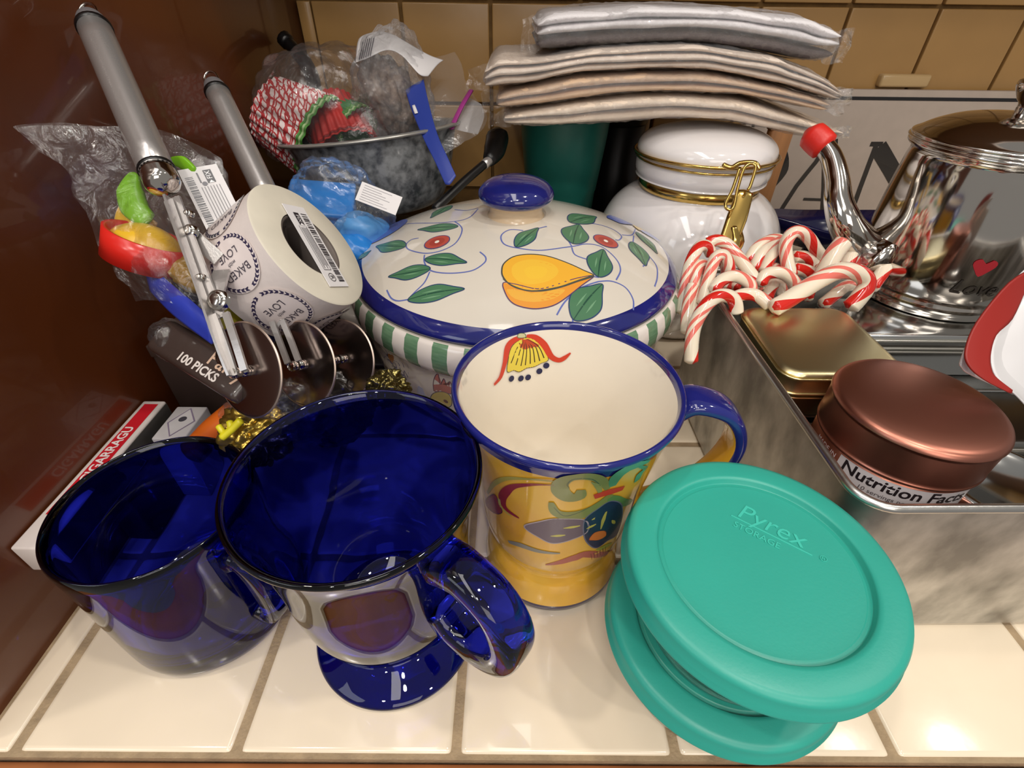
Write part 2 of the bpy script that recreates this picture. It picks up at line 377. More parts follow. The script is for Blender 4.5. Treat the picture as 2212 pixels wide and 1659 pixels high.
P.stroke('#a39a48', [(-.0869,.1353),(-.0953,.1331),(-.1081,.1246),(-.1176,.1115),(-.1283,.0915)], [.0015, .003, .0045, .003])
P.stroke('#8e2530', [(-.0872,.1315),(-.0955,.1282),(-.1047,.1208),(-.1102,.1116),(-.1143,.101),(-.1129,.0937),(-.1043,.0916)], [.0008, .003, .005, .008, .009, .007, .002])
P.poly('#8a2f38', [(-.1368,.0731),(-.121,.0982),(-.1176,.0931),(-.116,.0869),(-.1237,.0779)], outline='#4a3038')
P.stroke('#b7ad55', [(-.1169,.0985),(-.1162,.0916),(-.109,.0892)], [.003, .004, .001])
P.stroke('#7d8246', [(-.0758,.1285),(-.0761,.123),(-.0805,.1221),(-.0841,.1266),(-.0844,.1345),(-.0808,.1403),(-.0739,.1411),(-.0684,.1355),(-.064,.1259)], [.006, .011, .014, .014, .011, .009, .010, .008, .004])
P.stroke('#4b5a3a', [(-.0807,.1298),(-.0819,.1339),(-.0796,.1394),(-.0731,.1388),(-.0676,.1299)], [.0004, .0012, .0012, .0006])
P.stroke('#8d9150', [(-.0727,.1358),(-.0691,.1305),(-.0671,.1244)], [.001, .005, .003])
P.stroke('#7f8845', [(-.0877,.1159),(-.0851,.1071),(-.0779,.1043),(-.0696,.1072),(-.0644,.1129),(-.0612,.1199)], [.004, .010, .015, .015, .012, .006])
P.stroke('#3f5038', [(-.0863,.1118),(-.0814,.1046),(-.0756,.1068),(-.0698,.1119)], [.0005, .0012, .0005])
P.stroke('#4f8a66', [(-.062,.1276),(-.0624,.1377),(-.058,.1426),(-.0482,.14)], [.005, .010, .012, .010, .003])
P.stroke('#4f8a66', [(-.0474,.122),(-.048,.1286),(-.0461,.1314),(-.0538,.1403)], [.006, .008, .005, .002])
P.stroke('#5f8a4a', [(-.0606,.1172),(-.0523,.1064),(-.0399,.0964)], [.006, .012, .012, .009, .004])
P.poly('#5c4c60', [(-.1014,.0855),(-.0925,.0957),(-.0837,.1011),(-.0705,.0996),(-.067,.0873),(-.0748,.0805),(-.0849,.0759),(-.0928,.0793)], outline='#a89aa0', ow=.0014)
P.poly('#20284c', [(-.0701,.1006),(-.0656,.1084),(-.059,.113),(-.0485,.0993),(-.0397,.0665),(-.0492,.0664),(-.0574,.0646),(-.0657,.0758),(-.0696,.0892)], outline='#6a6a80', ow=.0012)
for a in ([(-.0804,.0924),(-.072,.0944)], [(-.0865,.0833),(-.0788,.0856)], [(-.0665,.0984),(-.0609,.102)], [(-.068,.0903),(-.0632,.0931)], [(-.0589,.0856),(-.0594,.0951),(-.0595,.1032)], [(-.053,.0905),(-.049,.0842)], [(-.0461,.0889)]): P.stroke('#c4bb52', a, [.001, .0042, .0015])
P.poly('#e07a2c', [(-.0645,.0781),(-.0621,.0841),(-.0557,.0819),(-.0528,.0749),(-.0572,.0736),(-.0618,.0757)], outline='#8a3a20')
P.stroke('#c23a26', [(-.0692,.1213),(-.0634,.1229),(-.0551,.1221)], [.007, .009, .006])
P.stroke('#87867a', [(-.1139,.059),(-.1041,.0637),(-.0925,.0646),(-.08,.0657)], [.004, .008, .006, .002])
P.stroke('#b0564a', [(-.0881,.0507),(-.0791,.0555),(-.0697,.0598),(-.0591,.0586),(-.0171,.0232)], [.001, .008, .012, .011, .004])
P.stroke('#a0a23c', [(-.0569,.0626),(-.0425,.0575)], [.002, .008, .008, .003])
for q in range(6): P.stroke('#7a3a20', [(a+q*.0022, b) for a, b in [(-.06,.0598),(-.0576,.0516)]], [.0009, .0003])
P.build('painted_scrolls', mug)
fi = lambda u, v, l: Vector(((interp(YI, v)-l)*math.cos(u/.05), (interp(YI, v)-l)*math.sin(u/.05), v))
P = Paint(lambda u, v, l: fi(u, v, l+.0006)); P.ws = .8
P.poly('#e6cf4c', [(.0997,.1406),(.1075,.1366),(.1118,.1239),(.1071,.1226),(.1032,.1202),(.0981,.1214),(.0933,.1213),(.0887,.1231),(.0842,.1252),(.0878,.1332),(.0937,.1394)], k=3, outline='#5a4a2c', ow=.0006)
for a in ([(.0989,.14),(.1027,.1369),(.1087,.1277)], [(.0987,.1399),(.101,.1356),(.1053,.1255)], [(.0984,.1399),(.0993,.1342),(.1019,.1239)], [(.0982,.1398),(.0976,.1338),(.099,.1236)], [(.0978,.1397),(.0957,.1343),(.0957,.1238)], [(.0975,.1397),(.0939,.134),(.0928,.1243)], [(.0971,.1396),(.0922,.1346),(.0896,.1247)], [(.0967,.1395),(.0904,.1344),(.0869,.1264)]):
    P.stroke('#c0492c', a[:2], [.0016, .0022]); P.stroke('#4a3a24', a, [.0003, .0007, .0009])
P.stroke('#cf3f2a', [(.0987,.1413),(.1041,.1413),(.1091,.1385),(.1127,.1302),(.1171,.1223),(.1231,.1199)], [.002, .004, .005, .004, .0035, .002])
P.stroke('#cf3f2a', [(.097,.1418),(.0919,.14),(.0869,.1349),(.0825,.1271),(.0779,.1246),(.0745,.1262),(.071,.1299)], [.002, .004, .005, .0045, .004, .0035, .001])
P.poly('#c9c79a', [(.1015,.1442),(.0981,.1434),(.0979,.1411),(.1022,.142)], outline='#5d6a4c', ow=.0005)
for c in [(.1092,.1176),(.1024,.1154),(.0974,.1148),(.0898,.1177),(.0854,.1211)]: P.oval('#23284e', c, .0020, .0020)
P.build('painted_flower', mug)

# ------------------------------------------------------------ cobalt glass mugs
g = thing('glass_mug', 'footed cobalt blue glass mug with big loop handle, in front centre', 'mug', (-.066, .142, 0))
prof = rp([(0, .010), (.018, .008), (.030, .002), (.044, 0), (.0462, .002), (.0462, .005), (.040, .0085), (.029, .014), (.0265, .019), (.030, .025), (.0385, .036), (.0435, .052), (.0458, .075), (.0468, .098), (.049, .120), (.0522, .134), (.0545, .1385), (.0535, .1405), (.0512, .1385), (.0480, .128), (.0450, .112), (.0428, .095), (.0415, .072), (.0385, .050), (.030, .034), (.016, .027), (0, .0255)], 3)
lathe('mug_body', prof, COBALT, g, 128)
a = math.radians(-38); dx, dy = math.cos(a), math.sin(a)
hp = [(q*dx, q*dy, z) for q, z in ((.0490, .1200), (.062, .1235), (.078, .1175), (.0860, .1010), (.082, .0835), (.069, .0730), (.055, .0735), (.0468, .0800))]
tube('handle', hp, [.0095, .0085, .0085, .0088, .0088, .0085, .0095, .009], COBALT, g, 24, 6, flat_=(.8, 1.05), up=(dx, dy, 0))
g = thing('glass_mug', 'straight-sided cobalt blue glass mug at the left front, beside the wooden panel', 'mug', (-.181, .157, 0))
prof = rp([(0, .004), (.030, .003), (.040, 0), (.0445, .002), (.0465, .008), (.0470, .020), (.0468, .050), (.0465, .080), (.0468, .094), (.0458, .0985), (.0440, .097), (.0428, .090), (.0425, .050), (.0420, .022), (.037, .013), (.02, .011), (0, .0105)], 3)
lathe('mug_body', prof, COBALT, g, 128)
a = math.radians(-22); dx, dy = math.cos(a), math.sin(a)
hp = [(q*dx, q*dy, z) for q, z in ((.0460, .078), (.052, .081), (.0585, .074), (.0605, .055), (.0580, .036), (.052, .028), (.0465, .030))]
tube('handle', hp, [.008, .007, .007, .007, .007, .008], COBALT, g, 20, 6, flat_=(.8, 1.05), up=(dx, dy, 0))

# ------------------------------------------------------------ teal-lidded glass containers
def container(z0, z1, c, label, embossed):
    t = thing('glass_storage_bowl', label, 'container', (c[0], c[1], z0), 'teal-lidded glass storage bowls')
    H = z1-z0
    prof = rp([(0, .003), (.034, .0025), (.037, 0), (.0385, .0015), (.040, .006), (.0455, H*.45), (.050, H*.75), (.0515, H*.86), (.053, H*.90), (.053, H*.93), (.050, H*.94), (.048, H*.80), (.0435, H*.45), (.0375, .008), (.034, .0055), (0, .0055)], 2)
    lathe('glass_bowl', prof, CLEAR, t, 96)
    lp = [(0, -.0030), (.0400, -.0030), (.0408, -.0034), (.0418, -.0034), (.0424, -.0028), (.0428, -.0008), (.0434, -.0001), (.0450, .0), (.0525, -.0002), (.0548, -.0010), (.0558, -.003), (.0560, -.0085), (.0572, -.0098), (.0572, -.0112), (.0552, -.0116), (.0545, -.0110), (.0545, -.004), (.053, -.003), (.0, -.004)]
    l = lathe('lid', [(r, H+z) for r, z in lp], TEAL, t, 128)
    autosmooth(l, 50)
    if embossed:
        pa = Vector((.1029,.1404,.115)); pb = Vector((.1307,.1198,.115)); d = pb-pa; ang = math.atan2(d.y, d.x); W = d.length
        mw = Matrix.Translation(Vector((pa.x-c[0], pa.y-c[1], H-.0030)))@Matrix.Rotation(ang, 4, 'Z')
        EM = mat('teal_plastic_raised', '#43bdaa', .3)
        for s, sz, x, y in (('Pyrex', .0125, W*.47, .0050), ('STORAGE', .0046, W*.36, -.0040), ('®', .004, W*1.12, .001)):
            V, F = text_geo(s, sz, .0000, shear=.15 if s == 'Pyrex' else 0)
            V = [mw@Vector((v.x+x, v.y+y, .00022)) for v in V]; o = mesh_obj('embossed_lettering', V, F, EM, l, False)
            md = o.modifiers.new('s', 'SOLIDIFY'); md.thickness = .0003; md.offset = 0
        rbox('embossed_line', 0, W, -.0003, .0003, -.0001, .0003, EM, l, 0).matrix_local = mw
    return t
container(0, .0600, (.107, .1190), 'lower of two stacked round glass bowls with teal plastic lids, standing on the tiles', False)
container(.0600, .1150, (.1070, .1172), 'upper of two stacked round glass bowls, its teal lid with raised lettering', True)

# ------------------------------------------------------------ big painted pot
pot = thing('ceramic_pot', 'large cream lidded pot painted with fruit and vines, green striped band, behind the yellow mug', 'pot', (.0035, .3975, 0))
n_ = 304
PB = [(0, .09), (.02, .11), (.05, .126), (.08, .132), (.093, .134)]
prof = [(0, .004), (.086, .004), (.088, 0), (.092, .001), (.111, .02), (.1265, .05), (.1325, .08), (.1342, .091), (.1372, .094), (.1405, .1), (.1408, .108), (.1385, .116), (.136, .1185), (.131, .1185), (.129, .11), (.125, .08), (.115, .04), (.09, .012), (0, .01)]
def fmf(k, i):
    if 8 <= k <= 11: return 1 if (i % 8) < 4 else 2
    if k == 7: return 3
    return 0
CREAMP = mat('pot_cream_glaze', '#dbd3c6', .10, coat=.6, var=.015, scale=20)
lathe('pot_body', prof, [CREAMP, GREENG, STRIPEW, BLUEG], pot, n_, fmf=fmf)
for s in (-1, 1):
    tube('ear_handle', [(s*.128, -.03, .074), (s*.146, -.024, .078), (s*.153, 0, .079), (s*.146, .024, .078), (s*.128, .03, .074)], .0075, CREAMP, pot, 14, 6, flat_=(1, .8))
lid = lathe('pot_lid', [(0, .1605)]+[(r, .127+.0345*(1-(r/.133)**2)) for r in (.01, .02, .03, .04, .05, .06, .07, .08, .09, .10, .11, .118, .1235)]+[(.1268, .1300), (.1292, .1288), (.1325, .1255), (.1345, .1235), (.1352, .1215), (.1335, .1190), (.125, .1185), (.12, .122), (.08, .142), (0, .155)], [CREAMP, BLUEG], pot, 192, mi=[0]*14+[1]*6+[0]*6)
kn = lathe('lid_knob', rp([(.0255, .1555), (.0245, .1585), (.0215, .163), (.0215, .168), (.0245, .1705), (.0285, .1730), (.0300, .1765), (.0288, .1805), (.024, .1850), (.014, .1885), (0, .1895)], 3), [mat('tan_glaze', '#dcc4a4', .2), BLUEG], lid, 96, mi=[0]*13+[1]*30)
dome = lambda r: .127+.0345*(1-(r/.133)**2)
P = Paint(lambda u, v, l: Vector((u, v, dome(math.hypot(u, v))+l)))
BV = '#6672b4'
for a in ([(-.0316,.0155),(-.0373,-.0035),(-.0492,-.0075),(-.0695,.0007),(-.0969,.0242)], [(-.0492,-.0075),(-.0418,-.0242),(-.0448,-.0433),(-.0555,-.0508),(-.0684,-.0492),(-.0817,-.0385),(-.0859,-.0287),(-.0828,-.0226),(-.0765,-.0237)], [(-.0681,-.0514),(-.067,-.0607),(-.0607,-.0717),(-.0468,-.0778),(-.0314,-.0782),(-.0228,-.0717),(-.0218,-.0656),(-.0263,-.0589)], [(-.0617,-.0723),(-.0645,-.0821),(-.0709,-.0893),(-.0751,-.0942)], [(-.0928,-.0791),(-.0882,-.0882),(-.0825,-.0929),(-.0751,-.0942)], [(.0239,-.0234),(.0172,-.0279)], [(.0055,-.0326),(-.0047,-.0316),(-.0111,-.0399),(-.0088,-.0511),(.0016,-.0562),(.0187,-.0574),(.0415,-.0481),(.0524,-.0412),(.063,-.0391),(.0703,-.0437),(.0762,-.0536),(.0767,-.0639),(.072,-.0753)], [(.0415,-.0481),(.0389,-.0364),(.041,-.0226),(.0502,-.0101),(.0652,-.0004),(.0795,-.0004),(.086,-.0089),(.0829,-.0189),(.079,-.0216)], [(.0414,-.0492),(.0433,-.0578),(.053,-.0607)], [(.0583,-.0814),(.0685,-.0779),(.0782,-.0803),(.0826,-.0894),(.0815,-.0991)], [(.027,-.1151),(.0331,-.1041),(.0444,-.091),(.0583,-.0814)], [(.1072,.032),(.098,.0037),(.0871,-.0067)], [(.0994,.0033),(.0952,-.0141)], [(.1056,-.0267),(.1101,-.0391),(.1074,-.0556),(.1028,-.0683)], [(.0374,-.1194),(.0386,-.1078)], [(-.1057,.0927),(-.1007,.0929),(-.0869,.1156)], [(-.0524,.0249),(-.0414,.0151),(-.0317,.0181)], [(-.0722,.1318),(-.0709,.1202),(-.0769,.1185)], [(.097,-.0487),(.1022,-.0401),(.1053,-.0282),(.1019,-.0202)], [(.0551,-.0776),(.0588,-.0773)]):
    P.stroke(BV, a, .0011, k=6)
LF = [[(-.0455,-.0192),(-.0799,-.0059)], [(-.0596,.0505),(-.0718,.0152)], [(-.0745,.1291),(-.0882,.112)], [(-.0861,-.0317),(-.1154,-.008)], [(-.1291,-.018),(-.1191,-.0129)], [(-.0671,-.0568),(-.0352,-.0695)], [(-.0616,-.0697),(-.0938,-.0652)], [(-.075,-.0946),(-.0353,-.0943)], [(0,-.0552),(.0172,-.0274)], [(.0434,-.01),(.069,.0212)], [(.0428,-.0444),(.0504,-.011)], [(.0584,-.0771),(.0662,-.0434)], [(.0381,-.1173),(.0608,-.0834)], [(.1055,.0189),(.116,-.0165)], [(.0952,-.0141),(.0995,-.0466)], [(-.0579,.1416),(-.0366,.1496)]]
for (b, t), w in zip(LF, (.38, .42, .4, .42, .9, .38, .44, .36, .42, .5, .62, .55, .52, .34, .50, .4)): P.leaf(b, t, w)
P.poly('#e79a3c', [(-.0088,-.0915),(-.007,-.1007),(-.003,-.1074),(.0037,-.1109),(.0137,-.1119),(.025,-.1084),(.0345,-.1006),(.0457,-.0885),(.0553,-.0772),(.0414,-.0833),(.0175,-.0957),(.0004,-.093)], k=3, outline='#5b3f6a')
P.poly('#eab048', [(-.0064,-.098),(-.0007,-.1048),(.0116,-.107),(.0252,-.1032),(.0336,-.0951),(.0267,-.0954),(.0117,-.0996),(-.0019,-.0973)], k=3)
P.poly('#eeb23c', [(-.0099,-.0801),(-.0085,-.0735),(-.002,-.0666),(.0088,-.0635),(.0221,-.064),(.0364,-.0687),(.0481,-.0737),(.0551,-.0772),(.0436,-.0852),(.029,-.0937),(.0163,-.0979),(.0038,-.0972),(-.0042,-.0931),(-.0089,-.0863)], k=3, outline='#4b4d4a', ow=.001)
P.poly('#efbe42', [(-.0031,-.0786),(.0016,-.0719),(.0123,-.0687),(.0254,-.0715),(.0298,-.0792),(.0223,-.0887),(.0084,-.0928),(-.0008,-.0879)], k=3)
P.poly('#f0c242', [(.0056,-.08),(.0122,-.0755),(.0216,-.0771),(.0189,-.0853),(.0096,-.0876)], k=3)
P.stroke('#54564c', [(-.0089,-.0878),(-.0019,-.0945),(.0106,-.0983),(.0279,-.0939),(.0411,-.0865),(.0551,-.0772)], [.0008, .0014, .0016])
for c, in (((-.06,-.0381),), ((.07,-.0296),)):
    P.oval('#bb5246', c, .0098, .0085, '#3f4a86'); P.oval('#a8453c', c, .0060, .0052); P.oval('#f4ece0', (c[0], c[1]), .0018, .0018)
P.poly('#5e6fc0', [(-.0973,.0403),(-.1142,.0752),(-.1213,.0618),(-.1281,.0354),(-.1325,.0156),(-.1366,.0053),(-.1282,.0052),(-.1153,.0033),(-.103,.0092),(-.0965,.0221)], k=3)
P.stroke('#d9cf8c', [(-.1319,.0354),(-.1273,.0456),(-.1217,.0562)], [.001, .004, .001])
P.poly('#5e70bd', [(.0815,.0375),(.1032,.0885),(.1159,.0681),(.0957,.0303),(.0852,.0282)], k=3, outline='#3a4a9a', ow=.0006)
P.poly('#5468bb', [(.1001,.098),(.1105,.0921),(.1192,.0682),(.1014,.0491)], k=3, outline='#3a4a9a', ow=.0006)
P.poly('#98a4d6', [(.1154,.0738),(.1237,.0588),(.1319,.0315),(.122,.0259),(.1115,.0364)], k=3)
P.poly('#e8c45a', [(.1093,.0546),(.1209,.0609),(.1231,.0525),(.1103,.0312)], k=3)
P.build('painted_fruit_and_vines', lid)
fb = lambda u, v, l: Vector(((interp(PB, v)+l)*math.cos(u/.13), (interp(PB, v)+l)*math.sin(u/.13), v))
P = Paint(lambda u, v, l: fb(u, v, l+.0004))
P.poly('#5d5a80', [(-.331,.0772),(-.3107,.0893),(-.3121,.0784),(-.3074,.0759),(-.2981,.0875),(-.2888,.0904),(-.2859,.0838),(-.2946,.0663),(-.3073,.0616),(-.3399,.058)], k=3)
P.poly('#c98a4a', [(-.309,.0859),(-.3006,.0887),(-.3052,.0791),(-.3099,.079)], k=3)
P.poly('#b96a60', [(-.2664,.069),(-.2626,.0841),(-.2582,.0902),(-.2587,.0792),(-.2543,.0872),(-.2533,.0812),(-.2497,.0856),(-.2505,.0726),(-.2582,.0715)], k=2, outline='#5a3a4a')
P.poly('#c9b45a', [(-.2723,.0576),(-.2678,.0655),(-.2604,.0709),(-.2541,.0713),(-.252,.0657),(-.2541,.0568),(-.2626,.051),(-.2703,.0511)], k=3, outline='#4a4a5a')
for c in [(-.2577,.0609)]: P.oval('#5a2a2c', c, .002, .002)
P.stroke('#a9adc0', [(-.2794,.0669),(-.2812,.0574),(-.2747,.0557)], [.004, .010, .004])
P.stroke('#4a4d6c', [(-.2973,.0511),(-.2834,.0547),(-.2718,.0571)], [.0006, .0012])
if P.V: P.build('painted_rooster_and_flower', pot)

# ------------------------------------------------------------ white jar
jar = thing('canister_jar', 'white ceramic canister with domed lid, brass band and wire clamp, behind the pot', 'jar', (.195, .535, 0))
prof = rp([(0, .003), (.060, .002), (.072, 0), (.080, .01), (.090, .04), (.0945, .075), (.0925, .100), (.083, .122), (.070, .136), (.0605, .142), (.058, .144), (.058, .153), (.0585, .1545)], 3)
sq = lambda a: 1
lathe('jar_body', prof+[(.0, .1545)], WGLAZE, jar, 128, rx=lambda a: 1+.035*math.cos(4*(a+.35))*1)
lathe('brass_band', [(.0595, .1435), (.0606, .1440), (.0606, .1525), (.0595, .1530)], BRASS, jar, 96)
lid = lathe('jar_lid', rp([(.0, .153), (.060, .1545), (.0640, .1565), (.0665, .161), (.0668, .168), (.0662, .1725), (.0645, .1745)], 3)+rp([(.0645, .1745), (.0668, .1775), (.0675, .181), (.066, .1865), (.060, .1925), (.048, .198), (.028, .2015), (0, .203)], 3)[1:], WGLAZE, jar, 128)
tube('bail_wire', [(.0695*math.cos(PI*2*i/40), .0695*math.sin(PI*2*i/40), .1775-.002*math.sin(PI*2*i/40)) for i in range(41)], .0016, BRASS, jar, 8, 1, caps=False)
tube('lid_wire', [(.0678*math.cos(PI*2*i/40), .0678*math.sin(PI*2*i/40), .1735) for i in range(41)], .0011, BRASS, jar, 8, 1, caps=False)
J = Vector((.195, .535, 0))
def jl(pts): return [tuple(Vector(p)-J) for p in pts]
latch = tube('clamp_lever', jl([(.1927,.4162,.1741),(.1861,.4031,.1576),(.1779,.3888,.1396)]), [.0045, .0055, .005], BRASS, jar, 12, 4, flat_=(.35, 1.5), up=(.3, 1, .2))
tube('clamp_wire', jl([(.1847,.4213,.1918),(.1789,.4101,.1777),(.1734,.4031,.1688),(.1753,.4003,.1653),(.1798,.4012,.1665),(.1834,.4113,.1792),(.1892,.4218,.1925),(.1975,.4223,.1931),(.1939,.4129,.1813),(.1916,.4101,.1778)]), .0013, BRASS, latch, 8, 5)
tube('clamp_hook', jl([(.1742,.4301,.1916),(.1811,.4287,.1899),(.1887,.4311,.1929),(.2002,.4311,.193),(.204,.4278,.1889)]), .0020, BRASS, latch, 8, 5)
tube('clamp_foot', jl([(.1846,.3983,.1516),(.187,.3912,.1426),(.1833,.3853,.1351)]), [.004, .005, .003], BRASS, latch, 10, 4, flat_=(.5, 1.2))

# ------------------------------------------------------------ teal canister and other dark things behind
t = thing('plastic_tumbler', 'tall dark teal plastic canister standing behind the pot, under the cloth packages', 'canister', (.061, .635, 0))
lathe('tumbler_body', [(0, .002), (.034, 0), (.036, .002), (.0425, .11), (.0435, .112), (.050, .170), (.0515, .190), (.0515, .1935), (.048, .1935), (.047, .17), (.034, .006), (0, .006)], mat('dark_teal_plastic', '#1f6b60', .4, var=.05), t, 64)
lathe('tumbler_lid', [(0, .1935), (.052, .1935), (.053, .195), (.053, .1985), (0, .199)], mat('dark_teal_lid', '#185a52', .4), t, 64)
t = thing('tall_tin', 'tall black tin between the teal canister and the white jar', 'canister', (.135, .68, 0))
lathe('tin_body', [(0, 0), (.030, 0), (.031, .002), (.031, .176), (.029, .178), (0, .178)], mat('black_tin', '#141011', .4, .3), t, 48)
lathe('tin_lid', [(.0, .178), (.032, .178), (.032, .188), (.030, .19), (0, .19)], BLACKP, t, 48)
t = thing('box', 'dark brown upright carton beside the black tin, behind the pot', 'box', (.088, .70, 0))
rbox('carton', -.02, .02, -.02, .02, 0, .17, mat('brown_card', '#3a241a', .7), t, .001); rbox('carton_flap', -.019, .019, -.0205, .018, .1702, .1712, mat('brown_card', '#3a241a', .7), t, 0)
t = thing('kitchen_spatula', 'black plastic utensil leaning behind the pot, its rounded head by the clear bags', 'utensil', (-.0688,.4753,.1424))
O = Vector(t.location)
tube('shaft', [Vector(q)-O for q in ((-.0717,.462,.1416), (-.0474,.493,.1567), (-.0223,.523,.1706))], .0042, BLACKP, t, 12, 4)
tube('ferrule', [Vector(q)-O for q in ((-.0276,.5166,.1673), (-.0214,.5246,.171))], .0046, BSTEEL, t, 12, 3)
tube('head', [Vector(q)-O for q in ((-.0232,.5221,.1695), (-.0181,.5395,.1754), (-.0157,.5578,.1823), (-.0157,.5623,.188))], [.006, .011, .012, .010], BLACKP, t, 16, 4)
t = thing('cable', 'black cord loop by the wooden panel, behind the clear bags', 'cord', (-.2451,.665,.2435)); O = Vector(t.location)
tube('cord', [Vector(q)-O for q in ((-.2568,.6754,.2565), (-.2452,.6676,.2468), (-.2335,.6586,.2354), (-.2239,.6423,.215), (-.2181,.6065,.17))], [.006, .008, .008, .006], BLACKP, t, 12, 5)
tube('plug', [Vector(q)-O for q in ((-.26,.6774,.259), (-.2547,.6741,.2549))], .0085, BLACKP, t, 12, 3)
t = thing('wooden_board', 'upright light wooden board edge right of the white jar, in front of the sign', 'board', (.3768,.6773,0)); O = Vector(t.location); O.x, O.y = .335, .655; t.location = O
rbox('board', -.026, .004, -.006, .006, 0, .185, mat('light_wood', '#b98150', .5, var=.12, scale=14, stretch=(8, 1, .6)), t, .004)
rbox('board_end', -.0262, .0042, -.0062, .0062, .175, .1795, mat('light_wood_end', '#a8713f', .6), t, .001)
# sign
sg = thing('wall_sign', 'pale sign board with black border and large black letters, behind the kettle', 'sign', (.5, .752, 0))
PAPER = mat('pale_sign_board', '#b5a69a', .6, var=.03)
rbox('sign_board', -.18, .42, -.004, .004, 0, .2065, PAPER, sg, .001)
P = Paint(lambda u, v, l: Vector((u, -.0045-l, v)))
INK = '#171316'
P.rect(INK, -.172, .1945, .41, .1985); P.rect(INK, -.172, .01, -.168, .1985)
def sx(pts): return [(a-.5, b) for a, b in pts]
P.poly(INK, sx([(.3774,.1421),(.3877,.1314),(.3958,.1162),(.3975,.1004),(.3846,.0788),(.3809,.0938),(.3786,.116),(.3766,.1313)]), k=3)
P.stroke(INK, sx([(.3771,.1427),(.3472,.1352),(.3299,.1278)]), .004); P.stroke(INK, sx([(.3846,.0788),(.3623,.0672),(.3426,.0636)]), .004)
P.stroke(INK, sx([(.3472,.1352),(.3426,.0636)]), .012, k=1)
P.stroke(INK, sx([(.4414,.144),(.4341,.1166),(.4187,.0831),(.4039,.0306)]), .0065, k=2); P.stroke(INK, sx([(.4434,.144),(.4658,.0849),(.4833,.0336)]), .020, k=2)
P.stroke(INK, sx([(.436,.0646),(.4746,.0636)]), .004, k=2); P.stroke(INK, sx([(.3918,.0305),(.4172,.0293)]), .005, k=2)
P.stroke(INK, sx([(.5098,.1405),(.5134,.0821),(.5173,.0376)]), .0068, k=2); P.stroke(INK, sx([(.5141,.137),(.5464,.1083),(.5984,.0594)]), .021, k=2)
P.stroke(INK, sx([(.5011,.141),(.5179,.1412)]), .006, k=2); P.stroke(INK, sx([(.5874,.1377),(.5947,.0993),(.602,.0525)]), .0068, k=2)
P.build('sign_lettering', sg)
# navy bowl and brown box behind the spout
t = thing('enamel_dish', 'dark navy leaf-shaped dish behind the kettle spout, in front of the sign', 'dish', (.40, .60, 0)); O = Vector(t.location)
V = []; nn = 40
def dish(sc, z): return [Vector((.072*sc*math.cos(2*PI*i/nn)*(1+.35*max(0, -math.cos(2*PI*i/nn))**6), .045*sc*math.sin(2*PI*i/nn)*(1-.15*abs(math.cos(2*PI*i/nn))), z+.012*sc*abs(math.cos(2*PI*i/nn))**2)) for i in range(nn)]
loops('dish_body', [dish(.35, .048), dish(.6, .052), dish(.85, .066), dish(1, .082), dish(.98, .084), dish(.82, .070), dish(.58, .057), dish(.2, .053)], NAVY, t)
lathe('dish_foot', [(.03, 0), (.032, 0), (.024, .046), (.024, .052), (.0, .052)], NAVY, t, 32)
t = thing('box', 'low dark brown carton with a shiny edge, behind the candy canes', 'box', (.325, .52, 0))
rbox('carton', -.055, .06, -.03, .03, 0, .060, mat('dark_brown_card', '#33201a', .5), t, .002); rbox('lid_edge', -.0555, .0605, -.0305, .0305, .054, .062, mat('dark_brown_gloss', '#3c2620', .2), t, .001)

# ------------------------------------------------------------ kettle
kt = thing('gooseneck_kettle', 'polished steel gooseneck kettle with a red cap on its spout, at the right', 'kettle', (.36, .39, .1005))
K = Vector(kt.location)
prof = rp([(0, .002), (.050, 0), (.0560, .002), (.0575, .008), (.0560, .014), (.0575, .022), (.0585, .035), (.0580, .07), (.0565, .100), (.0555, .111), (.0585, .1135), (.0600, .1155), (.0590, .1175), (.0545, .118), (0, .118)], 3)
kb = lathe('kettle_body', prof, STEEL, kt, 128)
kl = lathe('kettle_lid', rp([(.0, .1185), (.056, .1185), (.0590, .1195), (.0595, .1215), (.0560, .1235), (.048, .1285), (.034, .1340), (.016, .1370), (0, .1375)], 3), STEEL, kt, 128)
lathe('lid_knob', rp([(.006, .136), (.006, .143), (.0085, .146), (.012, .152), (.0125, .156), (.0095, .158), (0, .1585)], 3), STEEL, kl, 48)
sp = [Vector(q)-K for q in ((.3288,.4001,.1065), (.2978,.3963,.1336), (.2736,.3936,.1543), (.2647,.4023,.17), (.2637,.415,.1844), (.2617,.4287,.1968), (.2575,.4383,.204), (.2533,.4435,.2074))]
sp0 = [Vector((-.052, -.01, .028))]+sp[1:]
tube('spout', sp0, [.021, .0175, .0125, .0105, .0090, .0080, .0075, .0075], STEEL, kt, 28, 8)
cap = Vector((.2533,.4435,.2074))-K; cd_ = (Vector((.2468,.4493,.2114))-Vector((.2593,.4333,.201))).normalized()
tube('spout_cap', [cap-cd_*.007+cd_*s for s in (0, .004, .010, .015, .0175)], [.0108, .0112, .0112, .0108, .0080], mat('red_rubber', '#d8291f', .4, bump=.1, bscale=500), kt, 24, 2)
strap('handle', [(.052, .004, .10), (.075, .006, .108), (.098, .007, .095), (.105, .007, .065), (.096, .006, .035), (.075, .005, .022), (.055, .004, .024)], (.016, .014), .006, [BLACKP], kt)
HT, LT = (-.1079,.1478), (-.1047,.1304)
P = Paint(lambda u, v, l: Vector(((.0588+l*2)*math.cos(u/.0585), (.0588+l*2)*math.sin(u/.0585), v)))
u0 = HT[0]
P.poly('#a02830', [(u0+a*.0075, HT[1]-.1005+b*.0075) for a, b in ((0, .35), (.45, .75), (.9, .55), (.95, .1), (.5, -.5), (0, -1), (-.5, -.5), (-.95, .1), (-.9, .55), (-.45, .75))], k=2)
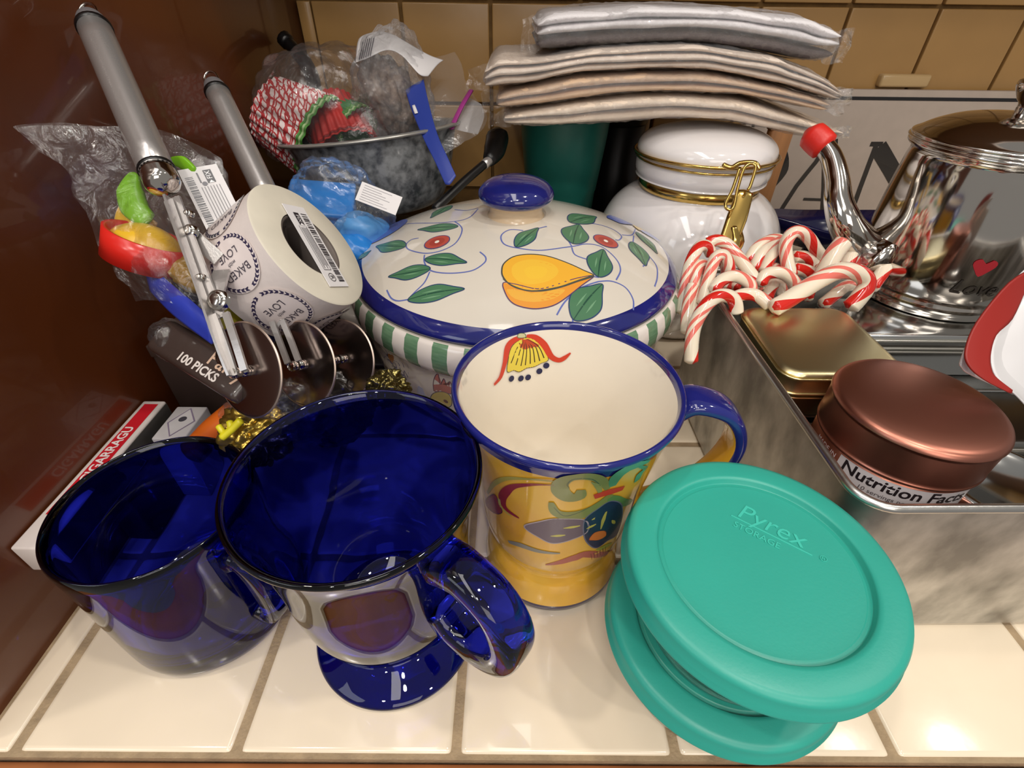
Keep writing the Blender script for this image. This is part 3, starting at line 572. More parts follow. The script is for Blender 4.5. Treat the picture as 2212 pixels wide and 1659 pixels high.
P.text('#2f2a26', 'Love', .016, (LT[0], LT[1]-.1005), 0, shear=.3)
P.build('heart_and_lettering', kb)

# ------------------------------------------------------------ baking pan and the tins in it
PX0, PX1, PY0, PY1, PH = .159, .500, .140, .385, .120
pan = thing('baking_pan', 'deep rectangular dull aluminium baking pan holding tins and the kettle, at the right', 'pan', ((PX0+PX1)/2, (PY0+PY1)/2, 0))
pan.rotation_euler.z = math.radians(.9); pan.location.y += .002
w, d = PX1-PX0, PY1-PY0
def rl(w, d, r, z): return [Vector((a, b, z)) for a, b in rrect(w, d, r, 8)]
wm = loops('pan_shell', [rl(w-.012, d-.012, .012, .0), rl(w-.006, d-.006, .014, .003), rl(w-.004, d-.004, .015, .02), rl(w-.002, d-.002, .016, PH-.005), rl(w-.0045, d-.0045, .0145, PH-.005), rl(w-.007, d-.007, .0135, .02), rl(w-.010, d-.010, .0125, .005), rl(w-.02, d-.02, .01, .0025)], GALV, pan)
autosmooth(wm, 40)
rim = [Vector((a, b, PH-.001)) for a, b in rrect(w, d, .016, 8)]; rim.append(rim[0])
tube('rolled_rim', rim, .0023, mat('bright_aluminium_rim', '#c9c7c3', .28, 1, bump=.1, bscale=200), pan, 12, 1, caps=False)
def rect_tin(label, x0, x1, y0, y1, z0, z1, m, lidh, r=.010, group=None, rot=0):
    t = thing('rectangular_tin', label, 'tin', ((x0+x1)/2, (y0+y1)/2, z0), group); w = x1-x0; d = y1-y0; H = z1-z0; t.rotation_euler.z = rot
    autosmooth(loops('tin_body', [rl(w-.004, d-.004, r-.001, 0), rl(w-.003, d-.003, r, .0008), rl(w-.003, d-.003, r, H-.004), rl(w-.006, d-.006, r, H-.004)], m, t), 40)
    autosmooth(loops('tin_lid', [rl(w, d, r, H-lidh), rl(w+.0008, d+.0008, r, H-lidh+.0006), rl(w, d, r, H-lidh+.0014), rl(w, d, r, H-.003), rl(w+.0006, d+.0006, r, H-.0024), rl(w-.0005, d-.0005, r, H-.0016), rl(w-.003, d-.003, r-.001, H-.0006), rl(w-.007, d-.007, r-.003, H-.0002), rl(w-.010, d-.010, r-.003, H)], m, t), 50)
    bm_ = mat('bead_'+m.name, '#e6e2d8' if 'gold' not in m.name else '#d8c894', .3, 1)
    for zz, e in ((H-.0045, .0004), (H-lidh+.0008, .0008), (H-lidh-.0030, -.0012)):
        lp = [Vector((a, b, zz)) for a, b in rrect(w+e, d+e, r, 6)]; lp.append(lp[0]); tube('lid_bead', lp, .0009, bm_, t, 8, 1, caps=False)
    return t
rect_tin('pale gold rectangular tin lying in the pan, in front of the candy canes', .1695, .2475, .2385, .322, .0855, .1205, GOLDT, .0165, .012)
rect_tin('gold tin under the pale gold one, mostly hidden in the pan', .1700, .2480, .2500, .33, .0035, .0450, GOLDT, .0165, .012)
rect_tin('dark tin in the middle of the left stack inside the pan', .1710, .2480, .2450, .328, .0455, .0850, mat('dark_tin', '#4a4438', .3, .9), .012, .012)
SILV = mat('silver_tin', '#c6c6c4', .13, 1)
rect_tin('upper silver rectangular tin that the kettle stands on', .2620, .4300, .3150, .3760, .0620, .1000, SILV, .012, .008)
rect_tin('lower silver rectangular tin under the kettle, front lid edge showing', .2600, .4320, .2960, .3790, .0035, .0615, SILV, .014, .008)
rect_tin('silver tin beside the copper tin at the right inside the pan', .2600, .4200, .2300, .2880, .0035, .0700, mat('dark_silver_tin', '#8a8884', .2, 1), .014, .008)
ct = thing('round_tin', 'round copper-coloured tin with a Nutrition Facts label, at the right in the pan', 'tin', (.2138, .1951, .0035))
Hc = .1335
lathe('tin_body', [(0, 0), (.0378, 0), (.0385, .001), (.0385, Hc-.014), (.036, Hc-.014)], COPPER, ct, 128)
lathe('tin_lid', rp([(.0386, Hc-.0255), (.0398, Hc-.0255), (.0400, Hc-.024), (.0396, Hc-.022), (.0396, Hc-.006), (.0402, Hc-.0045), (.0398, Hc-.0028), (.0385, Hc-.0012), (.0355, Hc-.0002), (.025, Hc+.0010), (0, Hc+.0018)], 2), mat('satin_copper_lid', '#b57866', .34, 1), ct, 128)
LA, LB = (-.1060, .112), (-.0440, .112)
P = Paint(lambda u, v, l: Vector(((.0386+l)*math.cos(u/.0385), (.0386+l)*math.sin(u/.0385), v)))
u0, u1 = LA[0]-.002, LB[0]+.002
P.rect('#e6dfe2', u0, .062, u1, Hc-.0275, 30)
P.lift += .0001
P.text('#2b2226', 'Nutrition Facts', .0098, ((u0+u1)/2, Hc-.0320), 0, .0002)
P.text('#5a5054', '10 servings per container', .0038, ((u0+u1)/2, Hc-.0385), 0, 0)
P.text('#2b2226', 'Serving size', .0042, (u0+.016, Hc-.0450), 0, .0001); P.text('#2b2226', '28g', .0042, (u1-.009, Hc-.0450), 0, .0001)
P.rect('#2b2226', u0+.001, .0800, u1-.001, .0835, 30)
P.text('#2b2226', 'Calories', .006, (u0+.016, .075), 0, .0001)
P.text('#e6dfe2', 'MADE IN', .004, (u0-.010, Hc-.031), 0, 0); P.text('#e6dfe2', 'NET WT', .004, (u0-.010, Hc-.036), 0, 0)
P.build('nutrition_label', ct)
t = thing('round_tin', 'low dark steel tin at the right edge inside the pan, beside the copper tin', 'tin', (.2900, .1900, .0035))
lathe('tin_body', [(0, 0), (.034, 0), (.034, .07), (0, .07)], mat('dark_silver_tin', '#8a8884', .2, 1), t, 64); lathe('tin_lid', [(.0345, .062), (.0355, .063), (.0355, .075), (.034, .0765), (.030, .0768), (.029, .0755), (0, .0755)], SILV, t, 64)
# curled white card with red border, standing on the copper tin
wc = thing('curled_card', 'curled white card with a wide red border, resting on the copper tin', 'card', (.2521,.2048,.1495)); O = Vector(wc.location)
def rows_(L_): return [[Vector(q)-O for q in r] for r in L_]
WC = mat('glossy_white_card', '#dcdadb', .25, coat=.3)
grid('white_sheet', rows_([[(.2947,.2596,.1866),(.2825,.252,.1818),(.2704,.2422,.1726)], [(.2881,.2485,.1807),(.2651,.237,.1725),(.2489,.2257,.1646)], [(.2773,.2289,.1687),(.251,.2171,.1585),(.2368,.2109,.1523)], [(.2787,.2197,.1571),(.2526,.2087,.1496),(.2366,.2071,.1491)], [(.2834,.2136,.1463),(.2588,.2049,.1449),(.242,.2045,.1459)], [(.2882,.2059,.1334),(.2752,.202,.1348),(.2665,.2009,.1366)]]), WC, wc, 4, thick=.0008)
grid('red_border', rows_([[(.2808,.245,.1891),(.2771,.2404,.1833),(.274,.2366,.1784)], [(.2599,.2341,.1849),(.2581,.2281,.1773),(.2623,.223,.1693)], [(.2394,.2179,.1707),(.243,.2157,.1679),(.25,.2143,.1647)], [(.2317,.2073,.1606),(.2372,.2063,.1593),(.2452,.206,.1574)], [(.2325,.2014,.1547),(.2379,.2007,.1538),(.2448,.201,.1528)], [(.2403,.197,.1493),(.2434,.197,.1493),(.2472,.1986,.1496)], [(.2548,.1934,.1433),(.2553,.1937,.1436),(.2557,.1945,.1446)]]), mat('dull_red_card', '#92190f', .5), wc, 4, thick=.0010)
grid('white_face', rows_([[(.2787,.2399,.1761),(.2848,.2404,.1737),(.2946,.2422,.1728)], [(.2529,.2168,.1631),(.2687,.2219,.1599),(.2948,.2296,.1568)], [(.2477,.2073,.1559),(.2664,.2135,.1493),(.295,.2169,.1409)], [(.2492,.2006,.149),(.2649,.2027,.1421),(.293,.2027,.1262)], [(.2578,.1956,.1428),(.2677,.1951,.1358),(.2887,.1919,.1191)]]), WC, wc, 4, thick=.0006)

# ------------------------------------------------------------ candy canes
CW = mat('candy_cream', '#efe2cc', .12, coat=.5, sss=.15); CR = mat('candy_red', '#d2281e', .12, coat=.5, sss=.05); CP = mat('candy_pink', '#e8786a', .12, coat=.5, sss=.1)
COLS = [1]*5+[0]*4+[2]*2+[0]*2+[2]*3+[0]*8
def cane(label, pts, r, tw=210, extra=None):
    tw = tw*.5; r = r*1.08
    P_ = [Vector(p) for p in pts]
    if extra:
        for e in extra: P_.append(P_[-1]+Vector(e))
    o = tube('candy_cane', P_, r, [CW, CR, CP], None, 24, 7, twist=tw, cols=COLS)
    tag(o, label, 'candy', 'candy canes heaped on the back corner of the pan'); return o
cane('candy cane hooked over the pan rim, its straight end hanging lowest at the left', [(.1298,.2861,.0951),(.1299,.2941,.106),(.1315,.3007,.1151),(.1353,.3058,.1224),(.141,.3105,.1291),(.1495,.3158,.1318),(.1581,.3178,.1304),(.1635,.3172,.1257),(.1658,.3151,.119)], .0046)
cane('outermost left candy cane, arching tall along the side of the painted pot', [(.1338,.3369,.1061),(.1352,.3441,.1178),(.1369,.3512,.1295),(.1398,.3577,.1404),(.1469,.3676,.1465),(.1543,.372,.1456),(.1597,.3722,.1394)], .0044)
cane('candy cane with broad red stripe just inside the outermost left one', [(.1354,.3196,.1052),(.1385,.3316,.1165),(.1408,.3427,.1266),(.1438,.3523,.1343),(.1491,.3579,.1361),(.1528,.3578,.1309)], .0044, 150)
cane('candy cane standing upright with narrow crook in the left group', [(.1436,.3256,.1208),(.1465,.3334,.128),(.1506,.3433,.1378),(.1551,.3512,.1452),(.1615,.3544,.146),(.1664,.3526,.1405),(.1682,.3504,.1346)], .0042)
cane('long candy cane slanting down right from the top of the left group', [(.1579,.3803,.1448),(.1646,.3797,.1473),(.1721,.3757,.1455),(.1792,.3669,.1393),(.1848,.357,.1334),(.1902,.3473,.1275)], .0045, -210)
cane('candy cane lying sideways as a low arch in the left group', [(.1496,.3269,.1306),(.1557,.3327,.1353),(.1649,.3364,.1374),(.1734,.3367,.1353),(.1797,.3352,.1309),(.181,.3332,.1259)], .0043)
cane('short arch of candy cane touching the back left corner of the gold tin', [(.1643,.3234,.1262),(.1725,.326,.1279),(.1808,.3266,.1272),(.186,.3227,.1255),(.19,.3181,.1229)], .0043)
cane('candy cane curling behind at the top left of the middle group', [(.1957,.3809,.1297),(.2025,.3896,.1351),(.2121,.397,.1389),(.2239,.4028,.1399),(.2332,.4059,.1373)], .0043)
cane('deep red-striped candy cane under the top left curl of the middle group', [(.1984,.3719,.1265),(.2034,.3809,.1325),(.212,.3884,.1366),(.2242,.3954,.1401)], .0046, 120)
cane('candy cane leaning parallel to its red neighbour in the middle group', [(.2041,.3672,.127),(.2096,.3755,.1332),(.2163,.3831,.138),(.224,.3901,.1414)], .0042, 150)
cane('tallest candy cane, looping above the middle group', [(.2215,.3578,.1281),(.2187,.3665,.1373),(.2184,.3754,.1466),(.224,.3819,.153),(.2333,.3855,.1526),(.2432,.3869,.1461),(.2516,.3868,.1377),(.261,.3868,.1295)], .0046)
cane('candy cane in the hollow under the tallest loop, nearer its top', [(.2336,.3831,.1327),(.2434,.3863,.1314),(.2514,.3852,.1274),(.2559,.3803,.1213)], .0046, 160)
cane('candy cane in the hollow under the tallest loop, lower and redder', [(.2309,.372,.1268),(.2393,.3727,.1256),(.2475,.3712,.1227),(.2535,.3691,.1201)], .0050, 120)
cane('candy cane curved as a low hoop in front of the middle group', [(.1914,.3426,.1281),(.195,.3474,.1328),(.2018,.3496,.1344),(.2095,.3499,.1335),(.2173,.3476,.1294),(.2227,.3438,.1234)], .0044)
cane('thick straight candy cane pointing up right beside the kettle spout', [(.2428,.3525,.1264),(.2472,.3578,.1363),(.2517,.3628,.1454),(.2572,.3666,.1523)], .0062, 150)
cane('largest candy cane, lying across the front with its crook above the gold tin', [(.1891,.3101,.1257),(.2011,.3155,.1304),(.2146,.3219,.1364),(.2268,.3274,.1413),(.2394,.333,.1437),(.2522,.3358,.1425),(.2629,.3357,.1376),(.2653,.3329,.1313),(.2615,.3295,.1244),(.2564,.3266,.1179)], .0058, 150)
cane('reddish candy cane curled inside clear wrap beside the kettle', [(.2769,.3784,.1271),(.2825,.3867,.1344),(.2908,.393,.1391),(.2985,.3923,.1368),(.3021,.3875,.1306),(.3004,.382,.1238)], .0052)
cane('small candy cane curled within the wrapped one beside the kettle', [(.285,.3812,.1258),(.2889,.3878,.1331),(.2946,.3879,.1322),(.2978,.3836,.1258)], .0040, 120)
cane('red candy cane stub poking out right of the heap beside the kettle', [(.2882,.3559,.1197),(.2978,.3653,.1252),(.3067,.3738,.1295)], .0050, 90)
cane('candy cane hanging low on the left, half behind the hooked one', [(.1334,.3162,.1008),(.134,.3242,.1098),(.1357,.3327,.1195),(.1386,.3402,.1279)], .0042)
cane('candy cane lying in the shade inside the low hoop', [(.2047,.3505,.1124),(.2087,.3569,.1183),(.2144,.3607,.1211),(.2194,.3562,.1132)], .0045)
cane('candy cane lying in the shade under the crook of the largest one', [(.2435,.3386,.1137),(.2534,.3451,.1177),(.2633,.3516,.1217),(.2718,.3551,.1218)], .0045)
cane('candy cane at the back of the left group, behind the upright one', [(.1682,.3482,.1205),(.17,.3559,.1275),(.1694,.3636,.1346),(.1651,.3672,.1364)], .0042)
cane('candy cane stem dropping into the pan behind the gold tin, middle group', [(.2323,.3443,.116),(.2385,.354,.1202),(.2466,.3627,.1232),(.253,.3731,.1283)], .0044)
cane('candy cane crook lying low between the left and middle groups', [(.1747,.3482,.1206),(.1791,.3546,.1246),(.1869,.359,.1262),(.1956,.3592,.1225),(.1995,.3573,.1161)], .0044)
cane('candy cane lying flat behind the low hoop, toward the left group', [(.1944,.3573,.1161),(.2019,.3631,.1207),(.2096,.3667,.1227),(.2172,.373,.128)], .0045)
cw = blob('candy_wrapper', (.3021,.3832,.1333), (.020, .014, .015), FILMC, None, 4, seed=3, crease=.4); tag(cw, 'crumpled clear wrapper around the candy canes beside the kettle', 'wrapper')

# ------------------------------------------------------------ folded cloths in plastic
def interpx(L_, x):
    if x <= L_[0][0]: return L_[0][1]
    for (a, b), (c, d) in zip(L_[:-1], L_[1:]):
        if x <= c: return b+(d-b)*(x-a)/(c-a)
    return L_[-1][1]
def slab(name, topc, botc, yf, depth, m, parent, folds=2, wr=.0010, seed=0, infl=0, nscale=60, crease=0, endr=.012):
    x0 = max(topc[0][0], botc[0][0]-.01)-infl; x1 = min(topc[-1][0], botc[-1][0]+.01)+infl; nu, ns = 110, 40
    T = [(v.x, v.y) for v in smoothp([(a, b, 0) for a, b in topc], 6)]; B = [(v.x, v.y) for v in smoothp([(a, b, 0) for a, b in botc], 6)]
    V = []; F = []
    for i in range(nu+1):
        u = i/nu; x = x0+(x1-x0)*(.5-.5*math.cos(PI*u)); e = min(x-x0, x1-x); s = math.sqrt(max(0, 1-(1-min(1, e/endr))**2))*.97+.03
        zt, zb = interpx(T, x)+infl, interpx(B, x)-infl; zm = (zt+zb)/2; hh = (zt-zb)/2*s
        for j in range(ns):
            a = 2*PI*j/ns; ca, sa = math.cos(a), math.sin(a)
            yy = math.copysign(abs(ca)**.35, ca); zz = math.copysign(abs(sa)**.8, sa)
            y = yf+depth/2+yy*(depth/2+infl-.004*(1-s)); z = zm+zz*hh
            if ca < .2 and folds > 1: y += .0035*(1-abs(math.sin(PI*folds*(zz+1)/2)))**2*(1-abs(zz))**.3*(-ca if ca < 0 else 0)
            q = Vector((x, y, z)); nv = noise.noise_vector(Vector((x*nscale*.5+seed*7, y*nscale*.5, z*nscale*1.5)))
            q += nv*wr
            if crease: q += Vector((0, ca, sa))*crease*((1-abs(noise.noise(q*nscale*1.6+Vector((seed, 0, 0)))))**4-.3)
            V.append(q)
    for i in range(nu):
        for j in range(ns):
            jj = (j+1) % ns; F.append((i*ns+j, i*ns+jj, (i+1)*ns+jj, (i+1)*ns+j))
    F.append(tuple(reversed(range(ns)))); F.append(tuple(nu*ns+j for j in range(ns)))
    return mesh_obj(name, V, F, m, parent)
def cloth(n, c): return mat(n, c, .9, var=.05, scale=30, bump=.5, bscale=900)
def split(T, B, f0, f1):
    out = ([], [])
    xs = sorted(set([a for a, b in T]+[a for a, b in B]))
    for x in xs:
        t, b = interpx(T, x), interpx(B, x); out[0].append((x, b+(t-b)*f1)); out[1].append((x, b+(t-b)*f0))
    return out
def package(label, T, B, yf, layers, seed, wrap=True):
    t = thing('cloth_package', label, 'cloth', (0, 0, 0), 'folded cloths in clear plastic stacked on the white jar')
    for (f0, f1, nm, m, dy, folds) in layers:
        a, b = split(T, B, f0, f1); slab(nm, a, b, yf+dy, .17, m, t, folds, seed=seed+f0*5)
    slab('plastic_wrap', T, B, yf-.0015, .173, FILMW, t, 1, seed=seed+9, infl=.0012, crease=.0018, wr=.0010, nscale=80, endr=.008)
    for s, x in ((-1, T[0][0]), (1, T[-1][0])):
        z = (interpx(T, x)+interpx(B, x))/2; r = (interpx(T, x)-interpx(B, x))*.42+.003
        grid('wrap_end', [[Vector((x+s*d-s*.006, yf+.012+q*.04, z+(k-1)*r*(1-.25*q/3)+(-.002*d/.02))) for d in (0, .008, .016, .022)] for q, k in ((0, 0), (0, 1), (0, 2))], FILMC, t, 5, .004, 90, seed=seed+s, crease=.002)
    return t
FILMW = film('glossy_wrap', haze=.10, rough=.08, refl=.42, bscale=150)
WC1, WC2 = cloth('white_cloth', '#f0ecee'), cloth('grey_cloth', '#625a5c')
CC1, CC2, CC3 = cloth('cream_cloth', '#ecdccd'), cloth('tan_cloth', '#e2c3a4'), cloth('pale_cream_cloth', '#ead8c4')
package('folded white cloth over a grey one in clear plastic, on top of the stack', [(.0219,.2837),(.0352,.2882),(.1118,.2939),(.1892,.2928),(.2493,.2872),(.2811,.2787)], [(.0208,.2617),(.0768,.2656),(.1565,.2684),(.2183,.263),(.2655,.256),(.2836,.2569)], .515, [(0, .40, 'grey_cloth', WC2, .004, 1), (.40, .70, 'white_fold', WC1, 0, 1), (.66, 1, 'white_fold', WC1, .001, 1)], 1)
package('folded cream cloth in clear plastic, second from the top of the stack', [(-.0247,.2485),(-.0119,.256),(.0205,.2569),(.0749,.264),(.1522,.268),(.2252,.26),(.2699,.247),(.2912,.2368)], [(-.0226,.2347),(.005,.2371),(.057,.2462),(.1167,.2495),(.1768,.2491),(.2404,.2394),(.2854,.2292),(.2934,.2279)], .500, [(0, .4, 'cloth_fold', CC1, .002, 1), (.36, .72, 'cloth_fold', CC1, 0, 1), (.70, 1, 'cloth_fold', CC1, .003, 1)], 4)
package('folded tan cloth in clear plastic, third from the top of the stack', [(-.0134,.2295),(.0092,.2354),(.0574,.2443),(.1174,.248),(.178,.2472),(.2422,.2371),(.2875,.2268)], [(-.0114,.2186),(.0386,.2228),(.0999,.2307),(.1408,.2325),(.203,.231),(.2465,.2249),(.2863,.2194)], .502, [(0, .5, 'cloth_fold', CC2, .002, 1), (.45, 1, 'cloth_fold', CC2, 0, 1)], 8)
package('folded pale cream cloth in clear plastic, bottom of the stack, its right end drooping', [(-.0072,.2138),(.0386,.2213),(.0998,.2295),(.1406,.231),(.2031,.2284),(.2482,.2179),(.3045,.204)], [(-.005,.2055),(.0397,.2048),(.1031,.2073),(.1448,.2112),(.1914,.2109),(.2315,.2048),(.2768,.1983),(.3074,.1994)], .500, [(0, .5, 'cloth_fold', CC3, .003, 1), (.45, 1, 'cloth_fold', CC3, 0, 1)], 12)

ob = thing('carton', 'dark cardboard carton under the pastry cutter and plastic bags, against the wooden panel', 'box', (-.2085, .342, 0))
rbox('box_body', -.053, .050, -.050, .052, 0, .098, mat('dark_box', '#33241e', .6), ob, .002); rbox('box_lid', -.0535, .0505, -.0505, .0525, .090, .100, mat('dark_box_lid', '#3b2a22', .6), ob, .001)
# ------------------------------------------------------------ expandable pastry cutter with two handles
pc = thing('pastry_cutter', 'expanding steel pastry cutter with two long handles and three round blades, leaning at the left', 'cutter', (-.1361,.1991,.1478)); O = Vector(pc.location)
def L3(*q): return [Vector(p)-O for p in q]
def handle(a, b, r):
    a = Vector(a)-O; b = Vector(b)-O; d = (b-a).normalized()
    hd = tube('handle', [a+(b-a)*t for t in (0, .5, 1)], r, BSTEEL, pc, 28, 3)
    tube('end_cap', [a-d*.0095, a-d*.008, a-d*.003, a+d*.0005], [r*.62, r*.80, r*.98, r*1.04], mat('grey_plastic', '#6b686a', .5), hd, 24, 3)
    tube('cap_ring', [a-d*.0012, a+d*.0012], r*1.07, BLACKP, hd, 24, 2)
    u = d.cross(Vector((0, .78, -.62))).normalized()
    tube('hanging_loop', [a-d*.008+u*r*.6, a-d*.017+u*r*.55, a-d*.021, a-d*.017-u*r*.55, a-d*.008-u*r*.6], .0009, STEEL, hd, 8, 6)
    tube('ferrule_ring', [b-d*.002, b-d*.0005], r*1.05, BLACKP, hd, 24, 2)
    tube('ferrule', [b, b+d*.008, b+d*.011], [r*1.0, r*1.0, r*.75], STEEL, hd, 24, 3)
    return a, b, d
a1, b1, d1 = handle((-.2413,.3484,.2822), (-.1862,.2708,.225), .0085)
a2, b2, d2 = handle((-.2237,.4281,.2396), (-.1728,.3557,.1808), .0085)
wn = (Vector((-.1074,.2524,.1187))-Vector((-.1361,.1991,.1478))).normalized()
def wheel(c, R):
    m = frame(Vector(c)-O, -wn)
    w_ = lathe('blade', [(0, -.0005), (R-.002, -.0005), (R, 0), (R-.002, .0005), (0, .0005)], mat('mirror_blade', '#a89a94', .2, 1), pc, 96, world_m=None); w_.matrix_local = m; autosmooth(w_, 25)
    lathe('edge_glint', [(R-.0007, -.0006), (R+.0001, -.0003), (R+.0002, 0), (R+.0001, .0003), (R-.0007, .0006)], mat('blade_edge_glint', '#c8b4a6', .4, 1), w_, 96)  # ring of brighter metal, the rim highlight put into its colour
    ax = lathe('axle', [(0, .009), (.0026, .009), (.0030, .0084), (.0030, .0045), (.0026, .0043), (.0026, .0040), (.0030, .0038), (.0030, -.002), (0, -.002)], STEEL, w_, 32); 
W1, W2, W3 = (-.1337,.1998,.1487), (-.1189,.2276,.1324), (-.1053,.2524,.1187)
wheel(W1, .0248); wheel(W2, .0248); wheel(W3, .0248)
def bar(name, pts, w, th=.0016, m=BSTEEL):
    P_ = smoothp(pts, 4); V = []; F = []
    view = Vector((0, .78, -.62))
    for i, p in enumerate(P_):
        t = (P_[min(i+1, len(P_)-1)]-P_[max(i-1, 0)]).normalized(); s = t.cross(view).normalized(); nrm = t.cross(s)
        for a, b in ((-1, -1), (1, -1), (1, 1), (-1, 1)): V.append(p+s*a*w/2+nrm*b*th/2)
    n = len(P_)
    for i in range(n-1):
        for j in range(4): F.append((i*4+j, i*4+(j+1) % 4, i*4+4+(j+1) % 4, i*4+4+j))
    F += [(3, 2, 1, 0), tuple((n-1)*4+j for j in range(4))]
    return mesh_obj(name, V, F, m, pc, False)
bar('arm', L3((-.175,.257,.2157), (-.1614,.2349,.1928), (-.1475,.2133,.1705)), .0085)
bar('fork_tine', L3((-.1482,.213,.1733), (-.1416,.2027,.1636), (-.1356,.1917,.1514)), .0034, .002); bar('fork_tine', L3((-.1422,.2136,.1741), (-.1363,.2034,.1646), (-.131,.1934,.1535)), .0034, .002)
bar('arm_flange', L3((-.1739,.2526,.2182), (-.1574,.225,.19), (-.1426,.1996,.1629), (-.1363,.1901,.1526)), .0012, .006)
bar('arm', L3((-.1628,.2953,.1321), (-.1435,.2609,.1452), (-.1299,.2359,.1541)), .0085)
bar('fork_tine', L3((-.1321,.2342,.1566), (-.1272,.2262,.1482), (-.1223,.2182,.1398)), .003, .002); bar('fork_tine', L3((-.1265,.2347,.1573), (-.1213,.227,.1493), (-.1164,.219,.1409)), .003, .002)
bar('link', L3((-.1708,.2501,.2038), (-.1629,.2463,.1974), (-.1534,.2425,.1895)), .0075); bar('link', L3((-.1506,.2209,.1768), (-.1502,.2294,.1827), (-.1507,.2368,.1856)), .0085)

for q, r in (((-.165,.245,.2038), .0035), ((-.1456,.2158,.1801), .0052), ((-.1664,.2516,.2105), .0018), ((-.1559,.2257,.1876), .0018)):
    m = frame(Vector(q)-O, (-.1, -.78, .62)); v = lathe('rivet', [(0, -.003), (r, -.003), (r, 0), (r*.85, .0006), (r*.7, .0006), (r*.68, .0014), (r*.5, .0018), (0, .0018)], STEEL, pc, 32); v.matrix_local = m
# price tag
def card(name, o, x, y, w, h, m, parent, th=.0004, label=None, cat=None):
    X = Vector(x)-Vector(o); Y = Vector(y)-Vector(o); Z = X.cross(Y).normalized(); m4 = frame(o, Z, X)
    e = rbox(name, 0, w, 0, h, -th, 0, m, parent, 0); return e, m4
o_, x_, y_ = (-.1479,.2348,.196), (-.1363,.2531,.203), (-.1782,.2757,.2247)
# tag local axes: x runs along the tag, y across it
A_ = Vector((-.1964,.303,.2172)); B_ = Vector((-.1765,.3147,.216)); Cc = Vector((-.1666,.265,.1792))
X_ = (Cc-A_); Wt = X_.length; Y_ = (B_-A_); Ht = Y_.length; Zt = X_.cross(Y_).normalized()
m4 = frame(A_, Zt, X_)
tagp = rbox('price_tag', 0, Wt, -.0, Ht*.92, -.0004, 0, WHITEP, pc, 0); tagp.matrix_local = Matrix.Translation(-O)@m4
P = Paint(lambda u, v, l: Vector((u, v, l)))
barcode(P, .006, .0016, Wt-.002, .0058, seed=4)
P.rect('#2c2a2e', .003, Ht*.53, .012, Ht*.72); P.poly('#f0eef0', [(.012, Ht*.56), (.0102, Ht*.625), (.012, Ht*.69)], k=1); P.text('#f0eef0', 'FIX', .004, (.0066, Ht*.625), PI)
for i in range(7): P.stroke('#6d6a70', [(.014, Ht*(.34+.07*i)), (Wt-.004-(i % 3)*.004, Ht*(.34+.07*i))], .0004, k=1, cross=1)
P.stroke('#444148', [(.004, Ht*.38), (.011, Ht*.38)], .0008, k=1, cross=1); P.oval('#55525a', (.012, Ht*.45), .0014, .0014)
P.build('tag_print', tagp)
m4r = m4

# ------------------------------------------------------------ roll of stickers
nrm = Vector((.8178,.0179,.5752)); fc = Vector((-.117,.276,.1838))
xr = Vector((-.0933,.2587,.1621))-fc
MR = frame(fc, nrm, xr)
sr = thing('sticker_roll', 'roll of round white stickers reading Baked with Love, leaning on the painted pot', 'stickers', mw=MR)
R_, r_, T_ = .0400, .0205, .0430
WR = mat('sticker_paper', '#ded3cf', .45, var=.03, scale=60, bump=.15, bscale=300)
rl_ = lathe('roll_body', [(r_, 0), (R_-.001, 0), (R_, -.0008), (R_, -T_+.0008), (R_-.001, -T_), (r_, -T_), (r_, 0)], [mat('roll_side_paper', '#dcd5c4', .6, var=.05, scale=40), WR, mat('grey_card_core', '#6a605a', .7)], sr, 128, mi=[0, 0, 1, 0, 0, 2]); autosmooth(rl_, 40)
lathe('card_core', [(r_-.0004, -.0006), (r_-.0016, -.0008), (r_-.0016, -T_+.001), (r_-.0004, -T_+.001)], mat('grey_card_core', '#6a605a', .7), sr, 96)
P = Paint(lambda u, v, l: Vector(((R_+.0001+l)*math.cos(u/R_), (R_+.0001+l)*math.sin(u/R_), v)))
def wreath(u0, seed):
    rr = random.Random(seed); P.poly('#e6dad8', [(u0+.0158*math.cos(t*PI/12), -T_/2+.0158*math.sin(t*PI/12)) for t in range(24)], k=1, rings=3)
    for i in range(34):
        a = 2*PI*i/34; 
        if i % 17 in (0,): continue
        cx, cy = u0+.0142*math.cos(a), -T_/2+.0142*math.sin(a); b = a+PI/2
        for s in (-.6, .6): P.stroke('#3a3350', [(cx-.0006*math.cos(b), cy-.0006*math.sin(b)), (cx+.0018*math.cos(b+s), cy+.0018*math.sin(b+s))], [.0015, .0003], k=2, cross=1)
    P.text('#4a4450', 'BAKED', .0058, (u0+.0050, -T_/2), TXA, 0); P.text('#4a4450', 'with', .0032, (u0, -T_/2), TXA, 0, shear=.4); P.text('#4a4450', 'LOVE', .0058, (u0-.0050, -T_/2), TXA, 0)
TXA = -PI/2
iv = MR.inverted()
def on_roll(p):
    o = iv@Vector((0, 0, .3)); e = iv@Vector(p); d = e-o; A = d.x*d.x+d.y*d.y; B = o.x*d.x+o.y*d.y; Cq = o.x*o.x+o.y*o.y-R_*R_
    t = (-B-math.sqrt(max(0, B*B-A*Cq)))/A; h = o+d*t; return math.atan2(h.y, h.x)*R_, h.z
S1 = on_roll((-.1614,.2846,.175)); S2 = on_roll((-.1362,.2666,.1524)); U0 = S1[0]; DU = S2[0]-S1[0]
if DU < 0: DU += 2*PI*R_
DU = min(max(DU, .034), .042)
for k_ in range(-3, 4): wreath(U0+k_*DU, k_+5)
P.build('sticker_print', sr)
pa, pb = iv@Vector((-.1237,.29,.2014)), iv@Vector((-.0962,.2661,.1714)); dd = pb-pa
m_ = frame((pa.x, pa.y, .0006), (0, 0, 1), (dd.x, dd.y, 0))
Ls = dd.length+.004
